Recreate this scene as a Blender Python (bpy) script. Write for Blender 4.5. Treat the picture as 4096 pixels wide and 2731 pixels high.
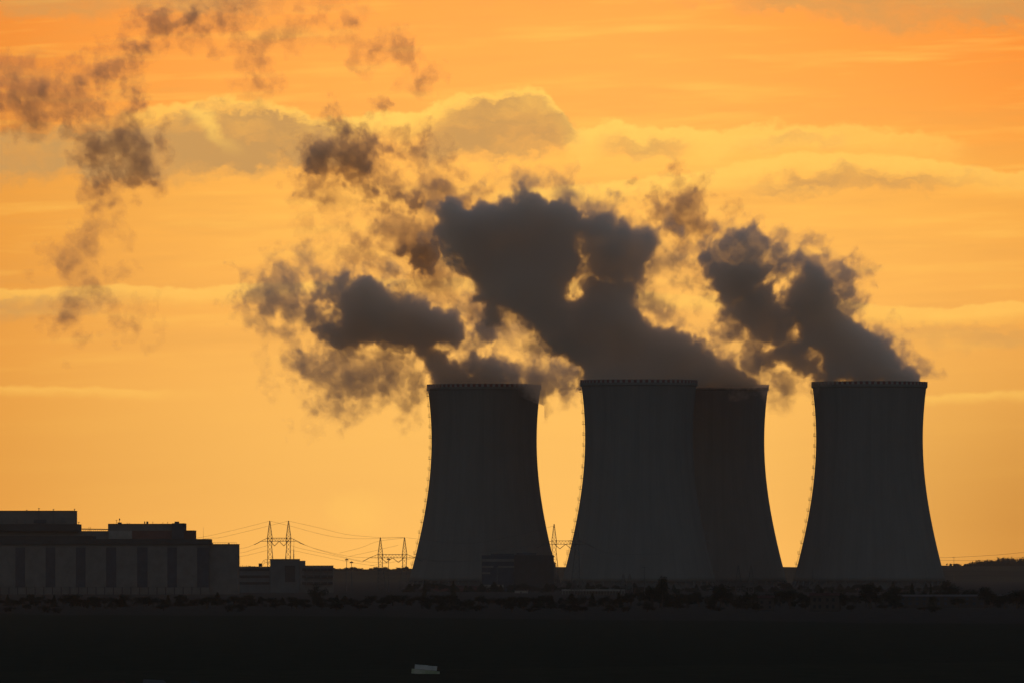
import bpy, bmesh, math, random
import numpy as np
from mathutils import Vector, Matrix

for _o in list(bpy.data.objects): bpy.data.objects.remove(_o)
S = bpy.context.scene
COL = S.collection
R = math.radians
random.seed(7)

# ------------------------------------------------------------------ camera
CAM_Z = 17.0
FPX = 400.0/36*2352            # focal length in units of a 2352 wide picture
HOR = 1300.0                   # the eye level's row in that picture
cam = bpy.data.cameras.new("camera"); camo = bpy.data.objects.new("camera", cam); COL.objects.link(camo)
cam.lens = 400; cam.sensor_width = 36; cam.clip_start = 1; cam.clip_end = 80000
cam.shift_y = (HOR-783.8)/2352
camo.location = (0, 0, CAM_Z); camo.rotation_euler = (R(90), 0, 0)
S.camera = camo

def PX(px, Y): return (px-1176)*Y/FPX
def PZ(row, Y): return CAM_Z+(HOR-row)*Y/FPX

# ------------------------------------------------------------------ render and exposure
S.render.engine = 'CYCLES'
S.view_settings.view_transform = 'Standard'; S.view_settings.look = 'None'
S.view_settings.exposure = 0.9; S.view_settings.gamma = 1
cy = S.cycles
cy.use_denoising = True
try: cy.denoiser = 'OPENIMAGEDENOISE'
except Exception: pass
cy.max_bounces = 6; cy.diffuse_bounces = 2; cy.volume_bounces = 4; cy.transparent_max_bounces = 48
cy.volume_step_rate = 1.0; cy.volume_max_steps = 512
cy.sample_clamp_indirect = 2; cy.sample_clamp_direct = 8

# ------------------------------------------------------------------ little node language
class N:
    """a socket with arithmetic"""
    def __init__(s, t, k): s.t, s.k = t, k
    def _m(s, op, *a, clamp=False):
        n = s.t.nodes.new('ShaderNodeMath'); n.operation = op; n.use_clamp = clamp
        for i, v in enumerate((s,)+a):
            if isinstance(v, N): s.t.links.new(v.k, n.inputs[i])
            else: n.inputs[i].default_value = v
        return N(s.t, n.outputs[0])
    def __add__(s, o): return s._m('ADD', o)
    __radd__ = __add__
    def __sub__(s, o): return s._m('SUBTRACT', o)
    def __rsub__(s, o): return (s*-1)+o
    def __mul__(s, o): return s._m('MULTIPLY', o)
    __rmul__ = __mul__
    def __truediv__(s, o): return s._m('DIVIDE', o)
    def clamp(s): return s._m('ADD', 0.0, clamp=True)
    def mx(s, o): return s._m('MAXIMUM', o)
    def mn(s, o): return s._m('MINIMUM', o)
    def absv(s): return s._m('ABSOLUTE')
    def pw(s, o): return s._m('POWER', o)
    def sm(s, a, b):
        n = s.t.nodes.new('ShaderNodeMapRange'); n.interpolation_type = 'SMOOTHSTEP'
        s.t.links.new(s.k, n.inputs[0]); n.inputs[1].default_value = a; n.inputs[2].default_value = b
        return N(s.t, n.outputs[0])
def xyz(t, sock):
    n = t.nodes.new('ShaderNodeSeparateXYZ'); t.links.new(sock, n.inputs[0]); return [N(t, o) for o in n.outputs]
def comb(t, *a):
    n = t.nodes.new('ShaderNodeCombineXYZ')
    for i, v in enumerate(a):
        if isinstance(v, N): t.links.new(v.k, n.inputs[i])
        else: n.inputs[i].default_value = v
    return n.outputs[0]
def noise(t, vec, scale, detail=3, rough=.55, col=False):
    n = t.nodes.new('ShaderNodeTexNoise'); t.links.new(vec, n.inputs['Vector'])
    n.inputs['Scale'].default_value = scale; n.inputs['Detail'].default_value = detail; n.inputs['Roughness'].default_value = rough
    return n.outputs['Color'] if col else N(t, n.outputs['Fac'])
def mixc(t, f, a, b, mode='MIX'):
    n = t.nodes.new('ShaderNodeMix'); n.data_type = 'RGBA'; n.blend_type = mode; n.clamp_factor = True
    for i, v in ((0, f), (6, a), (7, b)):
        if isinstance(v, N): t.links.new(v.k, n.inputs[i])
        elif hasattr(v, 'links'): t.links.new(v, n.inputs[i])
        elif i == 0: n.inputs[0].default_value = v
        else: n.inputs[i].default_value = (*v, 1)
    return n.outputs[2]
def curve(t, sock, pts, x0, x1, y0, y1):
    """piecewise smooth function of a socket, given as points"""
    n = t.nodes.new('ShaderNodeFloatCurve'); c = n.mapping.curves[0]
    n.mapping.use_clip = False
    u = (sock-x0)/(x1-x0)
    P = [((a-x0)/(x1-x0), (b-y0)/(y1-y0)) for a, b in pts]
    while len(c.points) < len(P): c.points.new(.5, .5)
    for q, (a, b) in zip(c.points, P): q.location = (a, b); q.handle_type = 'AUTO_CLAMPED'
    n.mapping.update()
    t.links.new(u.clamp().k, n.inputs['Value']); n.inputs['Factor'].default_value = 1
    return N(t, n.outputs[0])*(y1-y0)+y0
def lin(r, g, b):
    f = lambda c: (c/255/12.92) if c <= 10 else ((c/255+.055)/1.055)**2.4
    return (f(r), f(g), f(b))

# ------------------------------------------------------------------ sun
SUN_EL, SUN_AZ = 2.0, -0.15      # degrees above the horizon; degrees right of the view's middle
sun = bpy.data.lights.new("sun", 'SUN'); suno = bpy.data.objects.new("sun", sun); COL.objects.link(suno)
sun.energy = SUN_E = 0.3; sun.angle = R(2.5); sun.color = (1, .5, .16)
_d = Vector((math.sin(R(SUN_AZ)), math.cos(R(SUN_AZ)), math.tan(R(SUN_EL)))).normalized()   # towards the sun
suno.rotation_euler = _d.to_track_quat('Z', 'Y').to_euler()

# ------------------------------------------------------------------ sky: the dusk sky all round and the lit clouds of the sunset side
W = bpy.data.worlds.new("World"); S.world = W; W.use_nodes = True
t = W.node_tree; t.nodes.clear()
tc = t.nodes.new('ShaderNodeTexCoord'); dx, dy, dz = xyz(t, tc.outputs['Generated'])
sk = t.nodes.new('ShaderNodeTexSky'); sk.sky_type = 'NISHITA'; sk.sun_disc = False
sk.sun_elevation = R(SUN_EL); sk.sun_rotation = R(SUN_AZ); sk.air_density = 1.4; sk.dust_density = 2.0; sk.ozone_density = 2.5
yy = dy.mx(.02)
u = (dx/yy)*FPX+1176           # azimuth and elevation in fine steps
v = HOR-(dz/yy)*FPX
uv = comb(t, u*.001, v*.001, 0.0)
wn = noise(t, uv, 9, 4, .6, True); w1, w2, _ = xyz(t, wn)
wl = noise(t, uv, 2.2, 2, .5, True); wl1, wl2, _ = xyz(t, wl)
wf = noise(t, comb(t, u*.012, v*.02, 5.0), 1.5, 4, .65, True); f1, f2, _ = xyz(t, wf)
uw = u+(w1-.5)*70+(wl1-.5)*60
vw = v+(w2-.5)*80+(f2-.5)*62+(wl2-.5)*14
st1 = noise(t, comb(t, u*.0011, v*.010, 3.0), 1.0, 4, .6)
st2 = noise(t, comb(t, u*.0021, v*.022+u*.0008, 8.0), 1.0, 3, .6)
ramp = t.nodes.new('ShaderNodeValToRGB'); cr = ramp.color_ramp; cr.interpolation = 'B_SPLINE'
stops = [(-150, (250, 152, 66)), (0, (255, 163, 70)), (230, (255, 170, 76)), (400, (255, 186, 82)), (560, (254, 184, 84)), (760, (252, 184, 88)),
         (930, (250, 188, 92)), (1120, (243, 182, 90)), (1300, (253, 188, 92))]
while len(cr.elements) < len(stops): cr.elements.new(.5)
for e, (r_, c_) in zip(cr.elements, stops): e.position = (r_+150)/1450; e.color = (*lin(*c_), 1)
t.links.new((((v+(st1-.5)*60)+150)/1450).clamp().k, ramp.inputs[0])
sky = ramp.outputs[0]
side = ((u-1330)/1250); side2 = (side*side)
redder = mixc(t, (side2*.9).clamp(), (1, 1, 1), (.80, .66, .48)); sky = mixc(t, 1.0, sky, redder, 'MULTIPLY')
upr = ((u-1500)*.0011).clamp()*((500-v)*.002).clamp()
sky = mixc(t, 1.0, sky, mixc(t, upr, (1, 1, 1), (.98, .82, .62)), 'MULTIPLY')
lowr = ((u-1700)*.0016).clamp()*((v-700)*.002).clamp()
sky = mixc(t, 1.0, sky, mixc(t, lowr, (1, 1, 1), (.74, .68, .58)), 'MULTIPLY')
nb1 = noise(t, comb(t, uw*.006, vw*.013, 9.0), 1, 5, .62)
nb = nb1.sm(.25, .62)*.6+.52
fine = noise(t, comb(t, uw*.014+vw*.01, vw*.032, 2.0), 1, 5, .66)
calm = 1-v.sm(640, 950)*.85
band = (((st1-.49)*3.0).clamp()*.5+((st2-.5)*3.0).clamp()*.3)*calm
sky = mixc(t, band, sky, lin(214, 150, 70))
sky = mixc(t, ((st2*-1+.49)*5).clamp()*.38*calm, sky, lin(255, 196, 86))
RIM, DULL = lin(255, 200, 91), lin(194, 145, 82)
def cloud(sky, edge, rimh, rim, body, soft=7, wv=1.0, dull=DULL, far=70):
    """a cloud bank: a lit upper edge, a bright band below it and a dull body"""
    e = curve(t, u+(w1-.5)*24, edge, -100, 2452, 0, 1300)
    d = (vw*wv+v*(1-wv)) - e                       # below the edge
    on = d.sm(-soft, soft)
    r = curve(t, uw, rim, -100, 2452, 0, 1)
    fade = 1-d.sm(rimh, rimh+far)
    s = mixc(t, (on*r*fade*(.5+fine*.9)).clamp(), sky, RIM)
    for top, bot, stg in body:
        bt = curve(t, uw, top, -100, 2452, 0, 1300); bb = curve(t, uw, bot, -100, 2452, 0, 1300); bs = curve(t, uw, stg, -100, 2452, 0, 1)
        k = ((vw-bt+(fine-.5)*70).sm(-10, 26)*(1-(vw+(fine-.5)*60-bb).sm(-28, 18))*bs*nb).clamp()
        s = mixc(t, k, s, dull)
    return s
# thin bands low in the sky
sky = cloud(sky, [(-100, 884), (150, 888), (300, 892), (700, 905), (1500, 930), (1700, 905), (2100, 908), (2250, 900), (2452, 898)], 5,
            [(-100, .35), (250, .35), (420, .1), (600, 0), (1700, 0), (1900, .12), (2200, .45), (2452, .35)], [], 5, .25, far=26)
sky = cloud(sky, [(-100, 668), (100, 660), (300, 656), (370, 658), (430, 663), (500, 655), (640, 650), (900, 640), (1300, 650), (1800, 690), (1940, 688), (2040, 702), (2160, 708), (2260, 702), (2320, 692), (2452, 692)], 10,
            [(-100, .45), (200, .55), (400, .5), (560, .6), (900, .4), (1300, .4), (1700, .4), (1900, .2), (1960, .5), (2200, .5), (2452, .5)],
            [([(-100, 672), (2452, 672)], [(-100, 730), (250, 724), (400, 700), (2452, 700)], [(-100, .7), (60, .6), (200, .5), (320, .1), (400, 0), (2452, 0)]),
             ([(-100, 745), (2452, 745)], [(-100, 800), (2452, 800)], [(-100, 0), (1800, 0), (2050, .3), (2300, .4), (2452, .3)])], 4, .35, far=40)
# streaks on the right
sky = cloud(sky, [(-100, 480), (1150, 440), (1300, 428), (1500, 404), (1700, 374), (1850, 352), (2000, 352), (2150, 368), (2250, 388), (2452, 398)], 12,
            [(-100, 0), (1050, .0), (1200, .55), (1500, .65), (2000, .6), (2250, .55), (2452, .5)],
            [([(-100, 410), (1700, 412), (1900, 382), (2100, 392), (2250, 402), (2452, 410)], [(-100, 460), (1700, 440), (2000, 436), (2200, 424), (2452, 424)], [(-100, 0), (1640, 0), (1780, .65), (1950, .75), (2150, .7), (2352, .3), (2452, 0)])], 5, .45, far=60)
# the main bank
sky = cloud(sky, [(-100, 300), (180, 285), (300, 250), (360, 240), (430, 232), (470, 243), (520, 233), (600, 240), (680, 258), (740, 276), (800, 270), (880, 256), (960, 262), (1005, 238), (1060, 216), (1130, 208), (1180, 204), (1250, 216), (1285, 250),
                  (1325, 300), (1400, 276), (1480, 288), (1550, 282), (1620, 305), (1700, 292), (1850, 284), (1960, 292), (2100, 308), (2210, 326), (2452, 360)], 7,
            [(-100, .0), (200, .1), (330, .6), (600, .7), (850, .95), (1100, .7), (1300, .85), (1600, .75), (2000, .5), (2180, .35), (2280, 0), (2452, 0)],
            [([(-100, 290), (150, 295), (300, 285), (380, 262), (440, 250), (490, 250), (560, 244), (640, 258), (720, 276), (2452, 280)],
              [(-100, 412), (160, 405), (260, 425), (400, 412), (480, 408), (560, 392), (680, 388), (740, 380), (2452, 380)],
              [(-100, 1), (300, 1), (420, .9), (500, .95), (600, 1), (700, .95), (780, .6), (860, .15), (900, 0), (2452, 0)]),
             ([(-100, 270), (960, 284), (1010, 252), (1070, 232), (1130, 220), (1190, 214), (1245, 230), (1290, 264), (1330, 312), (2452, 320)],
              [(-100, 380), (980, 384), (1060, 368), (1200, 362), (1290, 350), (1340, 336), (2452, 336)],
              [(-100, 0), (930, 0), (985, .6), (1050, .85), (1180, .85), (1270, .8), (1330, .45), (1370, 0), (2452, 0)]),
             ([(-100, 312), (1380, 300), (1460, 318), (1520, 310), (1580, 316), (1700, 318), (1850, 296), (1950, 306), (2452, 330)],
              [(-100, 350), (1380, 350), (1500, 358), (1580, 350), (1700, 340), (1900, 334), (2452, 350)],
              [(-100, 0), (1340, 0), (1400, .4), (1520, .6), (1580, .25), (1620, .0), (1690, .15), (1780, .45), (1880, .5), (1960, .1), (2000, 0), (2452, 0)])], 8, .8, far=95)
dg = ((u-436)-(v-244)*.95+(w1-.5)*90+(fine-.5)*60).absv()
sky = mixc(t, (1-dg.sm(0, 44))*v.sm(238, 262)*(1-v.sm(270, 372))*.7, sky, RIM)
# high grey-orange veils
sky = cloud(sky, [(-100, 20), (2452, 20)], 1, [(-100, 0), (2452, 0)],
            [([(-100, -60), (2452, -60)], [(-100, 44), (600, 26), (900, 4), (1500, 8), (1900, 40), (2100, 66), (2452, 60)], [(-100, .5), (500, .6), (700, .15), (1200, .1), (1600, .4), (2000, .65), (2352, .65), (2452, .6)])], 9)
# small bright puff low between the towers and the pylons
pf = ((u-825)/70); pg = ((v-1172)/62); pr = (pf*pf+pg*pg+(w1-.5)*3.4+(fine-.5)*2)
sky = mixc(t, (1-pr.sm(-.4, 1.4))*(.1+fine*.25), sky, RIM)
# only the sunset side of the sky is like this; the rest is dusk
dv = t.nodes.new('ShaderNodeVectorMath'); dv.operation = 'DOT_PRODUCT'
t.links.new(tc.outputs['Generated'], dv.inputs[0]); dv.inputs[1].default_value = tuple(_d)
near = N(t, dv.outputs['Value']).sm(math.cos(R(17)), math.cos(R(8)))
b1 = t.nodes.new('ShaderNodeBackground'); t.links.new(mixc(t, 1.0, sk.outputs[0], (1.09, .97, .90), 'MULTIPLY'), b1.inputs[0]); b1.inputs[1].default_value = SKY_K = 0.15
b2 = t.nodes.new('ShaderNodeBackground'); t.links.new(sky, b2.inputs[0]); b2.inputs[1].default_value = GLOW_K = 0.67
mx = t.nodes.new('ShaderNodeMixShader'); t.links.new(near.k, mx.inputs[0]); t.links.new(b1.outputs[0], mx.inputs[1]); t.links.new(b2.outputs[0], mx.inputs[2])
wo = t.nodes.new('ShaderNodeOutputWorld'); t.links.new(mx.outputs[0], wo.inputs[0])
W.cycles.sampling_method = 'MANUAL'; W.cycles.sample_map_resolution = 2048

# ------------------------------------------------------------------ materials
def matt(t, colour):
    d = t.nodes.new('ShaderNodeBsdfDiffuse'); t.links.new(colour, d.inputs[0])
    t.links.new(d.outputs[0], t.nodes['Material Output'].inputs['Surface'])
def mat(name, c, rough=.85, var=.25, scale=.2, c2=None, bump=0):
    m = bpy.data.materials.new(name); m.use_nodes = True; t = m.node_tree
    b = t.nodes['Principled BSDF']; b.inputs['Roughness'].default_value = rough; b.inputs['Specular IOR Level'].default_value = .1 if rough > .5 else .3
    tc = t.nodes.new('ShaderNodeTexCoord')
    f = noise(t, tc.outputs['Object'], scale, 5, .6)
    c2 = c2 or tuple(x*(1-var) for x in c)
    k = mixc(t, f.sm(.3, .7), c, c2)
    if rough > .5: matt(t, k)
    else: t.links.new(k, b.inputs['Base Color'])
    return m
M = {
 'concrete': mat('concrete', (.10, .10, .10), .9, .2, .05),
 'pale_panel': mat('pale_panel', (.155, .14, .135), .8, .25, .15),
 'grey_panel': mat('grey_panel', (.12, .12, .125), .8, .2, .15),
 'red_panel': mat('red_panel', (.11, .055, .05), .8, .2, .2),
 'dark_panel': mat('dark_panel', (.05, .06, .08), .6, .3, .2),
 'roofing': mat('roofing', (.045, .05, .055), .9, .3, .1),
 'glass': mat('glass', (.02, .025, .035), .25, .3, .3),
 'steel': mat('steel', (.10, .10, .10), .6, .3, .5),
 'cable': mat('cable', (.08, .08, .08), .6, .2, .5),
 'rim_red': mat('rim_red', (.16, .05, .04), .8, .2, .3),
 'rim_white': mat('rim_white', (.25, .235, .23), .8, .2, .3),
 'leaf': mat('leaf', (.022, .032, .022), .8, .4, .5),
 'needle': mat('needle', (.025, .04, .025), .8, .4, .5),
 'bark': mat('bark', (.07, .055, .045), .9, .3, 1),
 'plaster': mat('plaster', (.06, .053, .05), .9, .2, .3),
 'white_wall': mat('white_wall', (.22, .21, .20), .8, .2, .3),
 'louvre': mat('louvre', (.10, .10, .10), .9, .2, .05),
 'tiles': mat('tiles', (.07, .035, .03), .9, .35, .6),
 'wrap': mat('wrap', (.5, .48, .48), .6, .2, .8),
 'moss': mat('moss', (.46, .43, .37), .9, .0, .9, (.28, .31, .20)),
 'pale_roof': mat('pale_roof', (.11, .095, .09), .9, .2, .8),
}

# ------------------------------------------------------------------ mesh builder
class MB:
    def __init__(s): s.v = []; s.f = []; s.m = []
    def face(s, f, m=0): s.f.append(f); s.m.append(m)
    def box(s, x0, x1, y0, y1, z0, z1, m=0):
        b = len(s.v)
        s.v += [(x0, y0, z0), (x1, y0, z0), (x1, y1, z0), (x0, y1, z0), (x0, y0, z1), (x1, y0, z1), (x1, y1, z1), (x0, y1, z1)]
        for f in ((0, 3, 2, 1), (4, 5, 6, 7), (0, 1, 5, 4), (1, 2, 6, 5), (2, 3, 7, 6), (3, 0, 4, 7)): s.face(tuple(b+i for i in f), m)
        return s
    def bar(s, a, b, r, n=4, r2=None, m=0):
        a, b = Vector(a), Vector(b); d = (b-a)
        if d.length < 1e-6: return s
        r2 = r if r2 is None else r2
        q = d.to_track_quat('Z', 'Y'); k = len(s.v)
        for p, rr in ((a, r), (b, r2)):
            for i in range(n):
                an = 2*math.pi*(i+.5)/n; s.v.append(tuple(p+q @ Vector((rr*math.cos(an), rr*math.sin(an), 0))))
        for i in range(n): j = (i+1) % n; s.face((k+i, k+j, k+n+j, k+n+i), m)
        s.face(tuple(k+n-1-i for i in range(n)), m); s.face(tuple(k+n+i for i in range(n)), m)
        return s
    def path(s, pts, r, n=5):
        for a, b in zip(pts, pts[1:]): s.bar(a, b, r, n)
        return s
    def build(s, name, mats, parent=None, smooth=False):
        me = bpy.data.meshes.new(name); me.from_pydata(s.v, [], s.f)
        for m in (mats if isinstance(mats, (list, tuple)) else [mats]): me.materials.append(M[m] if isinstance(m, str) else m)
        if any(s.m): me.polygons.foreach_set('material_index', s.m)
        if smooth: me.polygons.foreach_set('use_smooth', [True]*len(s.f))
        me.update(); o = bpy.data.objects.new(name, me); COL.objects.link(o)
        if parent: o.parent = parent
        return o
def tag(o, label=None, cat=None, group=None, kind=None):
    for k, x in (('label', label), ('category', cat), ('group', group), ('kind', kind)):
        if x: o[k] = x
    return o
def empty(name, loc, rz=0, **k):
    o = bpy.data.objects.new(name, None); COL.objects.link(o); o.location = loc; o.rotation_euler = (0, 0, rz)
    return tag(o, **k)
def copy_tree(o, parent=None):
    c = o.copy(); COL.objects.link(c); c.parent = parent
    for ch in list(o.children): copy_tree(ch, c)
    return c

# ------------------------------------------------------------------ ground and far hills
def smst(a, b, x): k = min(1, max(0, (x-a)/(b-a))); return k*k*(3-2*k)
def gz(x, y):
    z = 15.3*max(0.0, 1-max(0, y)/1300)**1.6
    w = math.sin(x*.0031+y*.0017)*math.sin(y*.0043+1.3)+.5*math.sin(x*.009-y*.006)
    z += .35*w*smst(1400, 2600, y)*(1-smst(6200, 6900, y))
    return z
def ground_mat():
    m = bpy.data.materials.new('field_soil'); m.use_nodes = True; t = m.node_tree; b = t.nodes['Principled BSDF']; b.inputs['Roughness'].default_value = .95; b.inputs['Specular IOR Level'].default_value = 0
    tc = t.nodes.new('ShaderNodeTexCoord'); x, y, z = xyz(t, tc.outputs['Object'])
    n1 = noise(t, comb(t, x*.01, y*.0025, 0.0), 1, 4, .6)
    n2 = noise(t, comb(t, x*.15, y*.04, 0.0), 1, 4, .6)
    edge = y+x*2.2+(n1-.5)*500
    f1 = edge.sm(3700, 3760); f2 = (y-x*1.1+(n1-.5)*160).sm(1900, 1930)
    c = mixc(t, f1, (.028, .030, .022), (.042, .037, .035))
    c = mixc(t, f2, (.034, .034, .024), c)
    c = mixc(t, n2.sm(.35, .7)*.5, c, (.020, .022, .016))
    matt(t, c)
    return m
g = MB(); xs = [-3000+i*100 for i in range(61)]; ys = [-300+i*60 for i in range(281)]
for y in ys:
    for x in xs: g.v.append((x, y, gz(x, y)))
for j in range(len(ys)-1):
    for i in range(len(xs)-1):
        a = j*len(xs)+i; g.face((a, a+1, a+len(xs)+1, a+len(xs)))
tag(g.build('ground', ground_mat(), smooth=True), kind='structure')

RIDGE = [(-400, 1300), (100, 1299), (546, 1303), (700, 1306), (800, 1309), (960, 1309), (1100, 1308), (1280, 1301), (1400, 1300), (1700, 1301), (1850, 1300.5), (2165, 1297.5), (2260, 1297), (2352, 1296), (2800, 1292)]
def ridge_row(p):
    for (a, ra), (b, rb) in zip(RIDGE, RIDGE[1:]):
        if p <= b: k = (p-a)/(b-a); k = k*k*(3-2*k); return ra+(rb-ra)*k
    return RIDGE[-1][1]
HY = 14000
h = MB(); cols = [-1400+i*25 for i in range(190)]
prof = [(12600, -.2), (13000, .25), (13400, .6), (13700, .86), (HY, 1.0), (14500, .95), (15500, .5), (16300, -.2)]
for (y, k) in prof:
    for p in cols:
        z = PZ(ridge_row(p), HY); h.v.append((PX(p, HY), y, z*k+math.sin(p*.05+y)*.25*k))
for j in range(len(prof)-1):
    for i in range(len(cols)-1):
        a = j*len(cols)+i; h.face((a, a+1, a+len(cols)+1, a+len(cols)))
M['hill'] = mat('hill', (.05, .045, .03), .95, .5, .004)
tag(h.build('hills', 'hill', smooth=True), kind='structure')

# ------------------------------------------------------------------ cooling towers
TA, TZT, TC, TH = 40.2, 113.0, 105.0, 153.6
def tr(z): return TA*math.sqrt(1+((z-TZT)/TC)**2)
def tower_mat():
    m = bpy.data.materials.new('tower_concrete'); m.use_nodes = True; t = m.node_tree; b = t.nodes['Principled BSDF']; b.inputs['Roughness'].default_value = .9; b.inputs['Specular IOR Level'].default_value = .1
    tc = t.nodes.new('ShaderNodeTexCoord'); x, y, z = xyz(t, tc.outputs['Object'])
    ang = x._m('ARCTAN2', y)
    lift = ((z*.78)._m('FRACT')-.5).absv().sm(.44, .5)
    rib = (ang*96)._m('SINE')*.5+.5
    n1 = noise(t, comb(t, ang*6, z*.012, 0.0), 1, 5, .65); n2 = noise(t, tc.outputs['Object'], .03, 4, .6)
    c = mixc(t, n1.sm(.3, .75), (.155, .148, .14), (.125, .12, .115))
    c = mixc(t, n2.sm(.45, .75)*.35, c, (.115, .11, .10))
    c = mixc(t, rib*.12, c, (.10, .10, .105))
    c = mixc(t, lift*n2*.35, c, (.09, .09, .09))
    matt(t, c)
    return m
M['tower'] = tower_mat()
def make_tower(loc):
    root = empty('cooling_tower', loc)
    sh = MB(); n = 160; zs = [6.0+i*(TH-6)/44 for i in range(45)]
    rings = [(tr(z), z) for z in zs]+[(tr(z)-.6, z) for z in reversed(zs)]
    for r_, z in rings:
        for i in range(n): a = 2*math.pi*i/n; sh.v.append((r_*math.cos(a), r_*math.sin(a), z))
    for j in range(len(rings)):
        k = (j+1) % len(rings)
        for i in range(n): sh.face((j*n+i, j*n+(i+1) % n, k*n+(i+1) % n, k*n+i))
    sh.build('shell', 'tower', root, smooth=True)
    rm = MB(); n = 128; r0 = tr(TH)
    prf = [(r0-.5, TH-2.4), (r0+.15, TH-2.4), (r0+.65, TH-1.6), (r0+.65, TH+.1), (r0-.5, TH+.1)]
    for r_, z in prf:
        for i in range(n): a = 2*math.pi*i/n; rm.v.append((r_*math.cos(a), r_*math.sin(a), z))
    for j in range(len(prf)):
        k = (j+1) % len(prf)
        for i in range(n): rm.face((j*n+i, j*n+(i+1) % n, k*n+(i+1) % n, k*n+i))
    rim = rm.build('rim', 'tower', root)
    pr = MB(); n = 128
    for i in range(n):                     # striped parapet panels
        a0 = 2*math.pi*i/n; a1 = 2*math.pi*(i+1)/n; b = len(pr.v)
        for r_ in (r0+.66, r0+.42):
            for a in (a0, a1):
                for z in (TH+.1, TH+2.35): pr.v.append((r_*math.cos(a), r_*math.sin(a), z))
        for f in ((0, 2, 3, 1), (4, 5, 7, 6), (1, 3, 7, 5), (0, 4, 6, 2), (0, 1, 5, 4), (2, 6, 7, 3)): pr.face(tuple(b+q for q in f), i % 2)
    pr.build('parapet', ['rim_red', 'rim_white'], root)
    cl = MB()
    for i in range(44):
        a = 2*math.pi*i/44
        for s in (-1, 1):
            a2 = a+s*math.pi/44*1.0
            r1, r2 = tr(0)+2.2, tr(6)-.3
            cl.bar((r1*math.cos(a), r1*math.sin(a), 0), (r2*math.cos(a2), r2*math.sin(a2), 6.2), .45, 6)
    cl.build('support_columns', 'louvre', root)
    fl = MB(); n = 96
    for z in (1.0, 7.5):
        for i in range(n): a = 2*math.pi*i/n; r_ = tr(z)-2.5; fl.v.append((r_*math.cos(a), r_*math.sin(a), z))
    for i in range(n): fl.face((i, (i+1) % n, n+(i+1) % n, n+i))
    fl.build('fill_louvres', 'louvre', root)
    bs = MB(); n = 96
    for r_, z in ((tr(0)+4, 0.0), (tr(0)+4, 1.6), (tr(0)+1.2, 1.6), (tr(0)+1.2, 0.0)):
        for i in range(n): a = 2*math.pi*i/n; bs.v.append((r_*math.cos(a), r_*math.sin(a), z))
    for j in range(3):
        for i in range(n): bs.face((j*n+i, j*n+(i+1) % n, (j+1)*n+(i+1) % n, (j+1)*n+i))
    bs.build('basin_wall', 'louvre', root)
    # ladder run up the left side, with a railed landing every 8.7 m
    ang = R(180)
    def at(z, out=0., tang=0.): r_ = tr(z)+out; return (r_*math.cos(ang)-tang*math.sin(ang), r_*math.sin(ang)+tang*math.cos(ang), z)
    ld = MB(); zz = [12+i*1.45 for i in range(98)]
    for s in (-.35, .35):
        ld.path([at(z, .75, s) for z in zz], .09, 4); ld.path([at(z, 1.25, s) for z in zz], .045, 4)
    for i, z in enumerate(zz):
        ld.bar(at(z, .75, -.35), at(z, .75, .35), .05); ld.bar(at(z, .75, 0), at(z, 1.25, 0), .045)
        if i % 3 == 0: ld.bar(at(z, -.1, 0), at(z, .75, 0), .07)
    lad = ld.build('access_ladder', 'steel', root)
    z = TH-6.3
    while z > 14:
        p = MB()
        c = [at(z, -.1, -1.1), at(z, 1.95, -1.1), at(z, 1.95, 1.1), at(z, -.1, 1.1)]
        x0, x1 = sorted((c[0][0], c[1][0]))
        p.box(x0, x1, -1.1, 1.1, z-.28, z)
        for (ox, ty) in ((1.95, -1.1), (1.95, 1.1), (.9, -1.1), (.9, 1.1), (1.95, 0)):
            q = at(z, ox, ty); p.bar(q, (q[0], q[1], z+2.1), .09)
        for zz_ in (z+1.05, z+2.1):
            a = [at(z, .5, -1.1), at(z, 1.95, -1.1), at(z, 1.95, 1.1), at(z, .5, 1.1)]
            p.path([(q[0], q[1], zz_) for q in a], .08, 4)
        p.build('landing', 'steel', lad)
        z -= 8.05
    return root
tw = make_tower((0, 0, 0))
TOWERS = [(-21.3, 8690, 'leftmost cooling tower standing alone with steam spilling over its right rim'),
          (PX(1467.5, 8487.6), 8487.6, 'pale grey cooling tower second from the left, overlapping the one behind its right side'),
          (PX(1634.9, 8711), 8711, 'cooling tower half hidden behind its left neighbour, third from the left'),
          (PX(1997, 8567), 8567, 'rightmost cooling tower, darkest of the four, beside the wooded hill')]
for i, (x, y, lab) in enumerate(TOWERS):
    o = tw if i == 0 else copy_tree(tw)
    o.location = (x, y, 0); tag(o, lab, 'cooling tower', 'cooling towers of the power station')

# ------------------------------------------------------------------ buildings
def rect(mb, x0, x1, r0, r1, Y, dy, front=0., m=0):
    """a block whose front face at depth Y-front spans these columns and rows"""
    mb.box(PX(x0, Y), PX(x1, Y), Y-front, Y+dy, PZ(r1, Y), PZ(r0, Y), m); return mb
def part(name, m, root, rects, Y, dy, front=0.):
    for q in rects: o = partmb(rect(MB(), *q, Y, dy, front), name, m, root)
    return o
def partmb(b, name, m, root):
    o = b.build(name, m, root)
    for vtx in o.data.vertices: vtx.co -= root.location
    return o
BASE = lambda Y: HOR+CAM_Z*FPX/Y

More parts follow.
